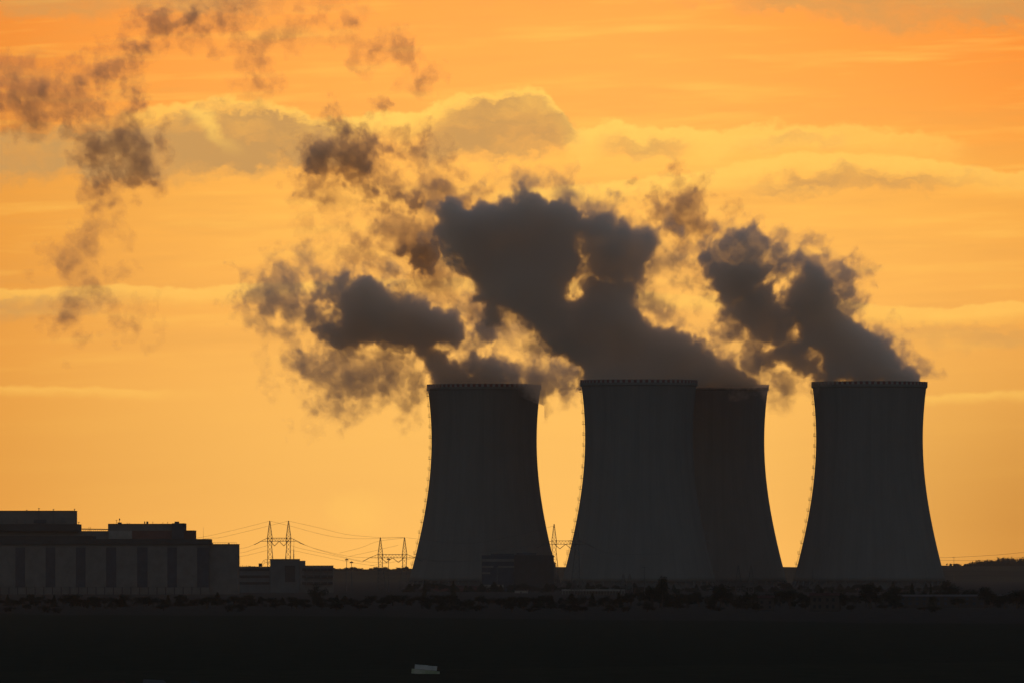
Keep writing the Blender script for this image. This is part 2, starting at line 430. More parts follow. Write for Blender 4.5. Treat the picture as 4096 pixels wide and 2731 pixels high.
# long turbine hall, left
Y = 7000; B0 = BASE(Y)
th = empty('turbine_hall', (PX(250, Y), Y, 0), label='long turbine hall with pale facade bays between tall dark window strips', cat='hall')
part('wall', 'grey_panel', th, [(-220, 480, 1249, B0)], Y, 62)
part('roof', 'roofing', th, [(-220, 481, 1236.3, 1248.9), (-220, 212, 1229.2, 1236.2)], Y-1.5, 65)
recess = [(-108, -85), (-36, -14), (35.5, 57.5), (105, 127), (174.5, 196.5), (244, 267), (315, 339), (384.5, 406.5), (453, 480)]
xa = -220
for (a, b) in recess:
    part('facade_bay', 'pale_panel', th, [(xa, a, 1252, 1346)], Y, .5, .6); xa = b
    part('window_strip', 'dark_panel', th, [(a, b, 1256, 1347.5)], Y, .5, .25)
part('plinth_band', 'pale_panel', th, [(-220, 480, 1348, 1366)], Y, .5, 1.0)
part('downpipe', 'roofing', th, [(-200+i*20, -198.4+i*20, 1347, B0) for i in range(34)], Y, 1, 1.8)
# block at its right end
ab = empty('annex_block', (PX(513, Y), Y+4, 0), label='plain pale windowless block closing the right end of the turbine hall', cat='building')
part('wall', 'pale_panel', ab, [(480.3, 545.6, 1249.5, B0)], Y+4, 50)
part('roof', 'roofing', ab, [(480.3, 546.2, 1247.9, 1249.4)], Y+3.6, 51)
rl = MB()
for i in range(16):
    x = PX(483+i*4, Y+5); rl.bar((x, Y+5, PZ(1248, Y)), (x, Y+5, PZ(1244.2, Y)), .07)
rl.bar((PX(483, Y), Y+5, PZ(1244.6, Y)), (PX(543, Y), Y+5, PZ(1244.6, Y)), .08)
partmb(rl, 'railing', 'steel', ab)
part('ventilator', 'roofing', ab, [(486, 489, 1244.8, 1247.8), (524, 527, 1245.5, 1247.8)], Y+12, 3)
lm = MB(); 
for s in (0, .8): lm.bar((PX(547.2, Y)+s, Y+8, PZ(1276, Y)), (PX(547.2, Y)+s, Y+8, PZ(1300, Y)), .06)
for i in range(9): z_ = PZ(1276+i*2.8, Y); lm.bar((PX(547.2, Y), Y+8, z_), (PX(547.2, Y)+.8, Y+8, z_), .05); lm.bar((PX(545.4, Y), Y+8, z_), (PX(547.2, Y), Y+8, z_), .05)
partmb(lm, 'wall_ladder', 'steel', ab)
# reactor block upper left
Y = 7080
ra = empty('reactor_building', (PX(60, Y), Y, 0), label='tallest pale reactor block at the left edge, above a dark stepped band', cat='building')
part('upper_wall', 'pale_panel', ra, [(-140, 170.2, 1172.5, 1203)], Y+6, 50)
part('roof', 'roofing', ra, [(-140, 170.8, 1171.3, 1172.4)], Y+5.6, 51)
part('dark_band', 'roofing', ra, [(-140, 179, 1202.2, 1218)], Y, 60, 2)
part('stair_tower', 'dark_panel', ra, [(179.2, 183, 1203.6, 1218)], Y, 20, 2)
part('pilaster', 'grey_panel', ra, [(87, 90, 1174, 1202), (120.5, 124, 1174, 1202), (1, 5, 1189, 1202), (36, 40, 1190, 1202), (56, 60, 1190, 1202), (142, 149, 1188, 1202)], Y+6, 1, .8)
part('louvre_box', 'dark_panel', ra, [(78, 106, 1192, 1200)], Y+6, 1, 1.4)
part('lower_wall', 'grey_panel', ra, [(-140, 248, 1218.1, 1262)], Y+3, 55)
for (px, r0) in ((88, 1165.5), (121.5, 1167.5), (60, 1169.5), (170, 1167)):
    b = MB(); x = PX(px, Y); b.bar((x, Y+9, PZ(1171.4, Y)), (x, Y+9, PZ(r0, Y)), .22, 6); b.box(x-.5, x+.5, Y+8.5, Y+9.5, PZ(r0+1, Y), PZ(r0, Y)); partmb(b, 'roof_vent', 'roofing', ra)
b = MB(); x = PX(180.5, Y); b.bar((x, Y+2, PZ(1203.6, Y)), (x, Y+2, PZ(1198, Y)), .15, 6); b.box(x-.7, x+.7, Y+1.6, Y+2.4, PZ(1198.5, Y), PZ(1197.3, Y)); partmb(b, 'roof_lamp', 'steel', ra)
# pipe bridge
Yp = 7085
pb = empty('pipe_bridge', (PX(215, Yp), Yp, PZ(1218, Yp)), label='thin pipe bridge on short legs spanning the gap between two reactor blocks', cat='pipe bridge')
b = MB(); b.path([(PX(p, Yp), Yp+4, PZ(r_, Yp)) for p, r_ in ((182, 1212.6), (186, 1213.5), (205, 1213.7), (248.5, 1214.3))], .32, 8); partmb(b, 'pipe', 'roofing', pb)
b = MB()
for i in range(14): x = PX(186+i*4.6, Yp); b.bar((x, Yp+4, PZ(1218.2, Yp)), (x, Yp+4, PZ(1214, Yp)), .1); b.bar((x, Yp+4, PZ(1218.2, Yp)), (x+1.2, Yp+4, PZ(1214.2, Yp)), .05)
partmb(b, 'support_legs', 'steel', pb)
b = MB()
for p in (203.5, 207): x = PX(p, Yp); b.bar((x, Yp+5, PZ(1218.2, Yp)), (x, Yp+5, PZ(1208.5, Yp)), .12); 
partmb(b, 'vent_pipe', 'steel', pb)
# second reactor block
rb = empty('reactor_building', (PX(340, Y), Y, 0), label='second reactor block with rooftop dish and a red lower wall band', cat='building')
part('wall', 'pale_panel', rb, [(248, 394.4, 1202.5, 1236)], Y, 50)
part('roof', 'roofing', rb, [(247.8, 394.4, 1201.3, 1202.4)], Y-.4, 51)
part('lift_tower', 'dark_panel', rb, [(394.6, 423, 1200.2, 1236)], Y-2, 50)
part('pale_panel_wall', 'white_wall', rb, [(250, 303, 1217.5, 1236)], Y, 1, .7)
part('red_band', 'red_panel', rb, [(304, 394, 1217.5, 1236)], Y, 1, .7)
part('end_wall', 'red_panel', rb, [(423.3, 446.3, 1217.3, 1236.4)], Y+3, 45)
part('end_roof', 'roofing', rb, [(423.3, 446.6, 1216.6, 1217.2)], Y+2.7, 46)
part('plant_box', 'roofing', rb, [(270, 279, 1198.3, 1201.2)], Y+8, 6)
part('plant_box', 'roofing', rb, [(401, 411, 1196.4, 1200.1)], Y+8, 6)
part('plant_box', 'roofing', rb, [(336, 340.5, 1196.2, 1201.2)], Y+8, 2)
part('chimney', 'roofing', rb, [(331, 333.5, 1196.2, 1201.2)], Y+8, 1)
for p, r_ in ((350, 1197), (373, 1198.5), (384, 1197.5), (291, 1199), (296, 1199.4)):
    b = MB(); x = PX(p, Y); b.bar((x, Y+9, PZ(1201.3, Y)), (x, Y+9, PZ(r_, Y)), .13, 5); b.box(x-.35, x+.35, Y+8.7, Y+9.3, PZ(r_+.6, Y), PZ(r_, Y)); partmb(b, 'roof_vent', 'roofing', rb)
b = MB(); x = PX(266.5, Y); b.bar((x, Y+9, PZ(1201.3, Y)), (x, Y+9, PZ(1193.2, Y)), .12, 5); b.box(x-.6, x+.6, Y+8.8, Y+9.2, PZ(1193.6, Y), PZ(1192.8, Y)); partmb(b, 'antenna', 'steel', rb)
b = MB(); x = PX(272.8, Y); b.bar((x, Y+9, PZ(1198.3, Y)), (x, Y+9, PZ(1192, Y)), .14, 5); k = len(b.v)
for j, (rr, dd) in enumerate(((0.02, 0), (.45, .06), (.72, .2))):
    for i in range(14): a = 2*math.pi*i/14; b.v.append((x+.55*rr*math.cos(a)+dd, Y+8.6+rr*.4*math.cos(a)-dd, PZ(1191.6, Y)+rr*math.sin(a)))
for j in range(2):
    for i in range(14): b.face((k+j*14+i, k+j*14+(i+1) % 14, k+j*14+14+(i+1) % 14, k+j*14+14+i))
b.face(tuple(k+28+i for i in range(14)))
partmb(b, 'dish', 'steel', rb)
b = MB(); x = PX(466.8, 7010); 
b.bar((x, 7012, PZ(1236.5, 7010)), (x, 7012, PZ(1209, 7010)), .09, 5, .04); partmb(b, 'lightning_rod', 'steel', th)

# office building
Y = 7400; B0 = BASE(Y)
ob = empty('office_building', (PX(655, Y), Y, 0), label='low office block with a raised middle and dark window bands, beside the turbine hall', cat='office building')
part('left_wing', 'grey_panel', ob, [(546.9, 620.4, 1300.7, B0)], Y, 16)
part('middle_block', 'grey_panel', ob, [(620.6, 687.6, 1283.3, B0)], Y-2, 20)
part('stair_block', 'pale_panel', ob, [(687.8, 700.4, 1286.2, B0)], Y-1, 18)
part('right_wing', 'pale_panel', ob, [(700.6, 765, 1298.2, B0)], Y, 16)
part('roof', 'roofing', ob, [(546.9, 620.4, 1299.6, 1300.6), (700.6, 765.6, 1297.2, 1298.1)], Y-.4, 17)
part('roof', 'roofing', ob, [(620.2, 688, 1282.2, 1283.2)], Y-2.4, 21)
for r0, r1 in ((1304, 1310), (1320, 1326), (1335, 1341)):
    part('window_band', 'glass', ob, [(694, 764, r0, r1)], Y-1, 1, .25)
    part('window_band', 'glass', ob, [(549, 619, r0, r1)], Y, 1, .25)
part('glass_front', 'glass', ob, [(654.7, 678, 1298, 1335)], Y-2, 1, .3)
for i in range(4):
    part('mullion_column', 'grey_panel', ob, [(704+i*16, 705.2+i*16, 1303.5, 1341.5)], Y-1, .5, .5)
part('roof_box', 'roofing', ob, [(594, 602, 1292.5, 1299.5)], Y+4, 3)
b = MB(); tp = [(601, 1292), (605, 1286), (610, 1283.6), (620, 1283.4)]; bt = [(602, 1299), (607, 1291.5), (612, 1290.8), (620, 1290.8)]
Tt = [(PX(p, Y), Y+4, PZ(r_, Y)) for p, r_ in tp]; Bb = [(PX(p, Y), Y+4, PZ(r_, Y)) for p, r_ in bt]
b.path(Tt, .12, 4); b.path(Bb, .12, 4)
for i in range(4): b.bar(Tt[i], Bb[i], .07)
for i in range(3): b.bar(Tt[i], Bb[i+1], .07)
partmb(b, 'roof_truss', 'steel', ob)
b = MB(); x = PX(674.5, Y); z0 = PZ(1282.3, Y)
b.bar((x, Y+2, z0), (x, Y+2, PZ(1259, Y)), .42, 4, .2); b.bar((x, Y+2, PZ(1259, Y)), (x+.3, Y+2, PZ(1232.5, Y)), .13, 4, .05)
for q in (1266, 1272, 1277): b.bar((x-.7, Y+2, PZ(q, Y)), (x+.7, Y+2, PZ(q, Y)), .08)
partmb(b, 'radio_mast', 'steel', ob)
b = MB()
for i in range(7): x = PX(548+i*4.5, Y); hh = random.uniform(.5, 1.1); b.bar((x, Y+4, PZ(1299.6, Y)), (x, Y+4, PZ(1299.6, Y)+hh), .14, 5)
partmb(b, 'roof_vents', 'roofing', ob)

# control building in front of the left tower
Y = 8000; B0 = BASE(Y)
cb = empty('control_building', (PX(1190, Y), Y, 0), label='dark glazed block with a banded left wing, in front of the leftmost cooling tower', cat='building')
part('glass_block', 'glass', cb, [(1181.5, 1272.3, 1273.5, B0)], Y-2, 34)
part('left_wing', 'dark_panel', cb, [(1106.6, 1181.2, 1273.7, 1341)], Y, 30)
part('ground_floor', 'dark_panel', cb, [(1112, 1181.2, 1341.2, B0)], Y+2, 28)
for x0, x1, r0, r1 in ((1107, 1181, 1282.2, 1288.5), (1107, 1133.5, 1298.2, 1302.5), (1144, 1181, 1298.2, 1302.5), (1107, 1126, 1312.5, 1317)):
    part('spandrel_band', 'pale_panel', cb, [(x0, x1, r0, r1)], Y, 1, .4)
part('corner_pipe', 'grey_panel', cb, [(1141.2, 1142.6, 1300, 1341)], Y, 1, .5)
part('roof_plant', 'dark_panel', cb, [(1128, 1180, 1270.2, 1273.5), (1186, 1232, 1268.5, 1273.3)], Y+6, 14)
part('roof_plant', 'pale_panel', cb, [(1163, 1178, 1264.5, 1270)], Y+8, 5)
part('roof_plant', 'grey_panel', cb, [(1201, 1214, 1265.5, 1268.4)], Y+8, 5)
b = MB(); z_ = PZ(1258.5, Y); b.bar((PX(1157.5, Y), Y+10, z_), (PX(1197, Y), Y+10, z_), .35); b.bar((PX(1158, Y), Y+10, PZ(1270, Y)), (PX(1158, Y), Y+10, z_+1), .25); b.bar((PX(1196.5, Y), Y+10, PZ(1270, Y)), (PX(1196.5, Y), Y+10, z_+1), .25)
partmb(b, 'roof_gantry', 'pale_panel', cb)
# low sheds round it
def shed(name, x0, x1, r0, Y, dy, wall, roof, label, cat, rise=0.0, front_parts=()):
    B = BASE(Y); e = empty(name, ((PX(x0, Y)+PX(x1, Y))/2, Y, 0), label=label, cat=cat)
    zt = PZ(r0, Y)-rise
    b = MB(); b.box(PX(x0, Y), PX(x1, Y), Y, Y+dy, 0, zt-.05); partmb(b, 'wall', wall, e)
    b = MB(); xa, xb = PX(x0, Y)-.3, PX(x1, Y)+.3
    if rise:
        k = len(b.v); ym = Y+dy/2
        b.v += [(xa, Y-.4, zt), (xb, Y-.4, zt), (xb, Y+dy+.4, zt), (xa, Y+dy+.4, zt), (xa, ym, zt+rise), (xb, ym, zt+rise)]
        for f in ((0, 1, 5, 4), (2, 3, 4, 5), (0, 4, 3), (1, 2, 5), (0, 3, 2, 1)): b.face(tuple(k+i for i in f))
    else: b.box(xa, xb, Y-.3, Y+dy+.3, zt, zt+.35)
    partmb(b, 'roof', roof, e)
    for nm, m_, rr in front_parts:
        part(nm, m_, e, rr, Y, .4, .2)
    return e
shed('shed', 1110, 1156.5, 1342, 7880, 12, 'white_wall', 'pale_roof', 'white flat roofed shed in front of the control building', 'shed', 0,
     [('door', 'dark_panel', [(1141, 1147, 1346, 1356)])])
shed('shed', 995, 1104, 1343.5, 7840, 14, 'red_panel', 'tiles', 'long low shed with a dull red roof in front of the leftmost tower', 'shed', 1.8,
     [('door', 'dark_panel', [(1040, 1046, 1351, 1357)])])
shed('shed', 1182, 1213, 1355.5, 7300, 6, 'white_wall', 'pale_roof', 'tiny white hut at the foot of the dark glazed block', 'hut', 0,
     [('door', 'dark_panel', [(1195, 1198, 1357.5, 1360.5)])])
Y = 7000; B0 = BASE(Y)
fs = empty('covered_walkway', (PX(1355, Y), Y, 0), label='long pale canopy on a row of pillars before the second cooling tower', cat='canopy')
part('canopy', 'white_wall', fs, [(1290, 1436, 1352, 1356)], Y, 6)
part('back_wall', 'grey_panel', fs, [(1292, 1434, 1356.2, B0)], Y+5, .4)
part('pillar', 'white_wall', fs, [(1291+i*6.8, 1292.4+i*6.8, 1356.1, B0) for i in range(22)], Y, .4)
# houses on the right
def windows(e, xs, rows, Y, w, hgt, m='glass'):
    for r_ in rows:
        for x in xs: part('window', m, e, [(x, x+w, r_, r_+hgt)], Y, .3, .12)
h1 = shed('house', 1862, 1928, 1360, 4220, 9, 'plaster', 'tiles', 'pale plaster house with two floors of windows among trees, right of the third tower', 'house', 1.1)
windows(h1, (1868, 1880, 1897, 1911), (1372, 1388), 4220, 6, 8)
h2 = shed('house', 1742, 1778, 1366, 4300, 8, 'plaster', 'tiles', 'small grey house left of the darkest tower, behind a round bush', 'house', 1.0)
windows(h2, (1747, 1766), (1379, 1390), 4300, 5, 6)
h3 = shed('long_house', 2064, 2316, 1364, 4700, 11, 'plaster', 'pale_roof', 'long two-storey building with even window rows below the right hill', 'building', .8)
windows(h3, [2070+i*16.4 for i in range(15)], (1371, 1382), 4700, 7, 6, 'dark_panel')
# garden houses at the very bottom left
for (a, b_, r0, roof, lab) in ((176, 300, 1560, 'tiles', 'shed with a dull red roof peeking over the bottom edge'), (325, 392, 1559, 'pale_roof', 'pale gabled roof peeking over the bottom edge right of the red one'), (434, 472, 1560.5, 'roofing', 'small grey roof peeking over the bottom edge')):
    Y = 1230; zt = PZ(r0, Y)
    e = empty('garden_shed', (PX((a+b_)/2, Y), Y, gz(0, Y)), label=lab, cat='shed')
    b = MB(); b.box(PX(a, Y)+.2, PX(b_, Y)-.2, Y, Y+4, gz(0, Y)-.2, zt-1.25); partmb(b, 'wall', 'plaster', e)
    b = MB(); xa, xb, xm = PX(a, Y), PX(b_, Y), PX((a+b_)/2, Y)
    k = 0; b.v += [(xa, Y-.3, zt-1.2), (xb, Y-.3, zt-1.2), (xb, Y+4.3, zt-1.2), (xa, Y+4.3, zt-1.2), (xa+.15, Y+2, zt), (xb-.8, Y+2, zt-.1)]
    for f in ((0, 1, 5, 4), (2, 3, 4, 5), (0, 4, 3), (1, 2, 5), (0, 3, 2, 1)): b.face(f)
    partmb(b, 'roof', roof, e)
# pale stack in the near field
Y = 1800; e = empty('covered_stack', (PX(977, Y), Y, gz(PX(977, Y), Y)), label='pale oblong stack with a wider mossy lower tier, lying tilted on the near dark field', cat='stack')
e.rotation_euler = (0, R(5.5), 0)
b = MB()
for i in range(6): x = -2.22+i*.745; b.box(x, x+.735, -.6, .6, -.12+.02*(i % 2), .62-.02*(i % 3))
b.build('lower_tier', 'moss', e)
b = MB()
for i in range(5): x = -1.78+i*.708; b.box(x, x+.70, -.45, .45, .64, 1.33+.02*((i*7) % 3))
b.build('upper_tier', 'wrap', e)

# ------------------------------------------------------------------ pylons, masts, cables
def lattice(mb, c0, w0, c1, w1, n, r=.14, rb=.07):
    """four-legged lattice shaft from centre c0 (half width w0) to c1 (half width w1)"""
    P = []
    for i in range(n+1):
        k = 1-(1-i/n)**1.15; c = Vector(c0).lerp(Vector(c1), k); w = w0+(w1-w0)*k
        P.append([c+Vector((sx*w, sy*w, 0)) for sx, sy in ((-1, -1), (1, -1), (1, 1), (-1, 1))])
    for i in range(n):
        for q in range(4):
            mb.bar(P[i][q], P[i+1][q], r)
            o = (q+1) % 4
            mb.bar(P[i][q], P[i+1][o], rb); mb.bar(P[i][o], P[i+1][q], rb)
            if i: mb.bar(P[i][q], P[i][o], rb)
def truss(mb, a, b, d, hgt, n, r=.15, rb=.08):
    a, b = Vector(a), Vector(b); up = Vector((0, 0, hgt)); sd = Vector((0, d, 0))
    for s in (-1, 1):
        for z in (Vector(), up): mb.bar(a+sd*s+z, b+sd*s+z, r)
        for i in range(n):
            p, q = a.lerp(b, i/n)+sd*s, a.lerp(b, (i+1)/n)+sd*s; m_ = (p+q)/2
            mb.bar(p, m_+up, rb); mb.bar(m_+up, q, rb)
    for i in range(n+1):
        p = a.lerp(b, i/n); mb.bar(p-sd, p+sd, rb); mb.bar(p-sd+up, p+sd+up, rb)
def pylon(px, Y, peak_row, beam_row, half, arm, rz, label, name='pylon', foot=3.4, strings=True, thick=1.0, group='portal pylons of the power lines'):
    H = PZ(peak_row, Y); zb = PZ(beam_row, Y); bh = 2.4*min(1, half/7)
    e = empty(name, (PX(px, Y), Y, 0), rz, label=label, cat='pylon', group=group)
    r, rb = .21*thick, .11*thick
    for s in (-1, 1):
        m = MB(); lattice(m, (s*(half-1.2), 0, 0), foot, (s*half, 0, zb-4), 1.35, 7, r, rb)
        lattice(m, (s*half, 0, zb-4), 1.35, (s*half, 0, zb+bh), 1.7, 2, r, rb); m.build('mast', 'steel', e)
        m = MB(); lattice(m, (s*half, 0, zb+bh), 1.7, (s*half, 0, H), .12, 6, r*.95, rb); m.build('earth_wire_peak', 'steel', e)
    m = MB(); truss(m, (-half-1.7, 0, zb), (half+1.7, 0, zb), 1.0, bh, 9, r*1.1, rb*1.1); m.build('cross_beam', 'steel', e)
    for s in (-1, 1):
        m = MB(); tip = Vector((s*arm, 0, zb)); x0 = s*(half+1.7)
        for sy in (-1, 1):
            m.bar((x0, sy, zb), tip, r); m.bar((x0, sy, zb+bh), tip, r*.9)
            for i in (1, 2): p = Vector((x0, sy, zb)).lerp(tip, i/3); q = Vector((x0, sy, zb+bh)).lerp(tip, i/3); m.bar(p, q, rb)
        m.build('arm', 'steel', e)
    if strings:
        for s in (-1, 1):
            for x in (0, s*half*.95):
                m = MB(); pts = [Vector((x, 0, zb)).lerp(Vector((s*half*.5, 0, zb-3.3)), k) for k in (0, .5, 1)]
                m.path(pts, .2, 6); m.build('insulator_string', 'cable', e)
            m = MB(); p0 = Vector((s*arm, 0, zb)); p1 = p0+Vector((s*4.6, 0, -2.4)); m.path([p0, (p0+p1)/2+Vector((0, 0, -.15)), p1], .22, 6); m.build('insulator_string', 'cable', e)
    return e
pylon(641.2, 7960, 1194.9, 1241.6, 6.55, 12.9, 0, 'tall portal pylon rising behind the office block, leftmost of the pylons', foot=3.0)
pylon(901.4, 8000, 1233, 1279.6, 8.5, 16.2, 0, 'portal pylon just left of the leftmost cooling tower', foot=3.0)
pylon(1299, 8050, 1202.2, 1248.4, 8.1, 15.4, 0, 'portal pylon in the gap between the two left cooling towers', foot=3.4)
pylon(1439, 6200, 1317, 1348, 1.75, 3.6, 0, 'small twin-mast pylon in front of the second cooling tower', 'small_pylon', .9, False, .8)
pylon(1710.5, 6600, 1297, 1343, 3.7, 8.2, 0, 'small twin-mast pylon in front of the half hidden tower', 'small_pylon', 1.5, False, .9)
pylon(1328, 6300, 1331, 1352, 2.2, 4.2, 0, 'lowest twin-mast pylon beside the pale canopy', 'small_pylon', .9, False, .8)

def mast(px, Y, top, label, kind='lamp'):
    e = empty('floodlight_mast' if kind == 'lamp' else 'pole', (PX(px, Y), Y, 0), label=label, cat='floodlight mast' if kind == 'lamp' else 'pole')
    H = PZ(top, Y)
    m = MB(); m.bar((0, 0, 0), (0, 0, H), .3, 8, .16); m.build('post', 'steel', e)
    if kind == 'lamp':
        m = MB(); m.bar((0, 0, H-.2), (0, 0, H+.1), .9, 12); m.build('ring', 'steel', e)
        for k in range(6):
            a = k*math.pi/3; m = MB(); x, y = math.cos(a)*.95, math.sin(a)*.95; m.box(x-.28, x+.28, y-.2, y+.2, H-.85, H-.22); m.build('floodlight', 'steel', e)
        m = MB(); m.bar((0, 0, H), (0, 0, H+.9), .12, 6); m.build('lightning_rod', 'steel', e)
    elif kind == 'tee':
        m = MB(); m.bar((-1.9, 0, H-.3), (1.9, 0, H-.3), .14); m.build('crossarm', 'steel', e)
    return e
mast(796.3, 7800, 1282.6, 'floodlight mast left of its shorter twin, right of the office block')
mast(807.4, 7850, 1289, 'shorter floodlight mast right of its taller twin')
mast(892.6, 7700, 1281.5, 'floodlight mast standing between the legs of a portal pylon')
mast(1480.5, 6800, 1300.5, 'lone pole with a crossarm in front of the second cooling tower', 'tee')
mast(2191, 12800, 1277.5, 'thin distant pole with a crossarm on the right skyline', 'tee')
mast(1867, 5800, 1308, 'thin pole in front of the left foot of the rightmost tower', 'rod')

CABLES = [ # (points as column, row), distance start, distance end
 ([(300, 1252), (440, 1236), (516, 1221), (620.3, 1195.2)], 7960, 7960),
 ([(300, 1262), (470, 1236), (516, 1231), (662, 1195.2)], 7960, 7960),
 ([(662, 1195.2), (725, 1209), (797, 1226), (873.5, 1233.2)], 7960, 8000),
 ([(620.3, 1195.2), (664, 1206), (785, 1234), (930, 1233.2)], 7960, 8000),
 ([(873.5, 1233.2), (930, 1233.2), (1090, 1246), (1275, 1206)], 8000, 8050),
 ([(683, 1241.7), (722, 1258), (800, 1276), (852, 1279.6)], 7950, 8000),
 ([(666, 1250), (688, 1257.6), (761, 1273.5), (834, 1290)], 7950, 8000),
 ([(666, 1261), (712, 1271), (810, 1290.6), (860, 1298)], 7950, 8000),
 ([(683, 1244), (740, 1264), (830, 1287), (895, 1291)], 7950, 8000),
 ([(599.3, 1241.7), (578, 1251.6), (548, 1259), (430, 1270)], 7950, 7950),
 ([(614, 1251.5), (580, 1261), (548, 1269), (430, 1282)], 7950, 7950),
 ([(614, 1262.5), (580, 1271), (548, 1277), (430, 1290)], 7950, 7950),
 ([(955, 1279.6), (1000, 1287), (1060, 1288), (1150, 1284)], 8000, 8030),
 ([(779, 1269), (830, 1256), (868, 1242), (930, 1234)], 8100, 8000),
 ([(803, 1276), (850, 1266), (875, 1260), (914, 1251)], 8100, 8000),
 ([(850, 1298), (900, 1290), (935, 1284), (952, 1280)], 8000, 8000),
 ([(1245, 1249), (1215, 1252), (1180, 1258), (1100, 1268)], 8050, 8050),
 ([(1352, 1249), (1385, 1266), (1440, 1272), (1520, 1270)], 8050, 8050),
 ([(1300, 1262), (1318, 1266), (1330, 1271), (1345, 1272)], 8050, 8050),
 ([(2150, 1285), (2240, 1286), (2300, 1283), (2360, 1277)], 12800, 12500),
 ([(2150, 1279), (2191, 1278.5), (2290, 1273), (2360, 1266)], 12800, 12500),
]
for pts, ya, yb in CABLES:
    m = MB(); P = []
    for i, (p, r_) in enumerate(pts): Yc = ya+(yb-ya)*i/(len(pts)-1); P.append(Vector((PX(p, Yc), Yc, PZ(r_, Yc))))
    Q = []
    for i in range(len(P)-1):                # smooth sag through the points
        p0, p1, p2, p3 = P[max(0, i-1)], P[i], P[i+1], P[min(len(P)-1, i+2)]
        for k in range(8):
            s = k/8; Q.append(.5*((2*p1)+(p2-p0)*s+(2*p0-5*p1+4*p2-p3)*s*s+(3*p1-p0-3*p2+p3)*s**3))
    Q.append(P[-1]); o = P[0].copy()
    m.path([q-o for q in Q], .065 if ya < 9000 else .12, 5)
    c = m.build('power_cable', 'cable'); c.location = o
    tag(c, 'thin sagging overhead cable strung against the sky from a pylon', 'cable', 'overhead power cables')

# ------------------------------------------------------------------ trees
def leafy(kind, seed, n=2600):
    """unit trees about 10 m tall"""
    rnd = random.Random(seed)
    e = empty('tree', (0, 0, 0)); tk = MB(); cr_ = MB()
    if kind == 'conifer':
        tk.bar((0, 0, 0), (0, 0, 9.6), .22, 7, .04); tk.build('trunk', 'bark', e)
        for i in range(n):
            z = 1.0+9.0*rnd.random()**1.2; w = (10.2-z)*.27*(.75+.25*math.sin(z*5.5)); a = rnd.uniform(0, 6.283); r_ = w*math.sqrt(rnd.random())
            c = Vector((r_*math.cos(a), r_*math.sin(a), z-r_*.3)); q = Matrix.Rotation(rnd.uniform(0, 6.28), 3, 'Z') @ Matrix.Rotation(rnd.uniform(-1.2, 1.2), 3, 'X')
            s = rnd.uniform(.12, .3); k = len(cr_.v)
            for p in ((-s, -s*.5, 0), (s, -s*.5, 0), (s*.6, s*.7, 0), (-s*.6, s*.7, 0)): cr_.v.append(tuple(c+q @ Vector(p)))
            cr_.face((k, k+1, k+2, k+3))
        cr_.build('crown', 'needle', e)
        return e
    tk.bar((0, 0, 0), (.1, 0, 3.2), .3, 8, .22)
    lobes = []
    for i in range(9 if kind == 'round' else 12):
        a = rnd.uniform(0, 6.283)
        if kind == 'round': rr = rnd.uniform(.6, 2.6); c = (rr*math.cos(a), rr*math.sin(a), rnd.uniform(4.2, 8.2)-rr*.3)
        elif kind == 'tall': rr = rnd.uniform(.2, 1.5); c = (rr*math.cos(a), rr*math.sin(a), rnd.uniform(3, 9))
        else: rr = rnd.uniform(.5, 3.8); c = (rr*math.cos(a), rr*math.sin(a), rnd.uniform(2.4, 7.2)-rr*.4)
        R0 = rnd.uniform(.9, 1.9); lobes.append((c, R0)); tk.bar((.1, 0, rnd.uniform(2, 3.2)), c, .13, 5, .04)
    tk.build('trunk', 'bark', e)
    for i in range(n):
        c0, R0 = rnd.choice(lobes); d = Vector((rnd.gauss(0, 1), rnd.gauss(0, 1), rnd.gauss(0, 1))).normalized()*R0*rnd.random()**.45*rnd.uniform(.85, 1.2)
        c = Vector(c0)+d; q = Matrix.Rotation(rnd.uniform(0, 6.28), 3, 'Z') @ Matrix.Rotation(rnd.uniform(-1.5, 1.5), 3, 'X')
        s = rnd.uniform(.1, .28); k = len(cr_.v)
        for p in ((-s, -s*.6, 0), (s, -s*.6, 0), (s*.7, s*.6, 0), (-s*.7, s*.6, 0)): cr_.v.append(tuple(c+q @ Vector(p)))
        cr_.face((k, k+1, k+2, k+3))
    cr_.build('crown', 'leaf', e)
    return e
PROTO = {'round': [leafy('round', 1), leafy('round', 2)], 'tall': [leafy('tall', 3)], 'wide': [leafy('wide', 4), leafy('wide', 5)], 'conifer': [leafy('conifer', 6, 3400)]}
used = set()
def tree(kind, px, top, Y, w, label, group=None, base=None, cat='tree'):
    pr = random.choice(PROTO[kind])
    if pr.name in used: o = copy_tree(pr)
    else: used.add(pr.name); o = pr
    for k in ('label', 'group'):
        if k in o: del o[k]
    z0 = gz(PX(px, Y), Y) if base is None else base
    hgt = (PZ(top, Y)-z0)/9.6; hw = {'round': 3.6, 'tall': 2.4, 'wide': 4.6, 'conifer': 2.3}[kind]
    o.location = (PX(px, Y), Y, z0); o.scale = (w*Y/FPX/hw, w*Y/FPX/hw, hgt); o.rotation_euler = (0, 0, random.uniform(0, 6.28))
    tag(o, label, cat, group); return o
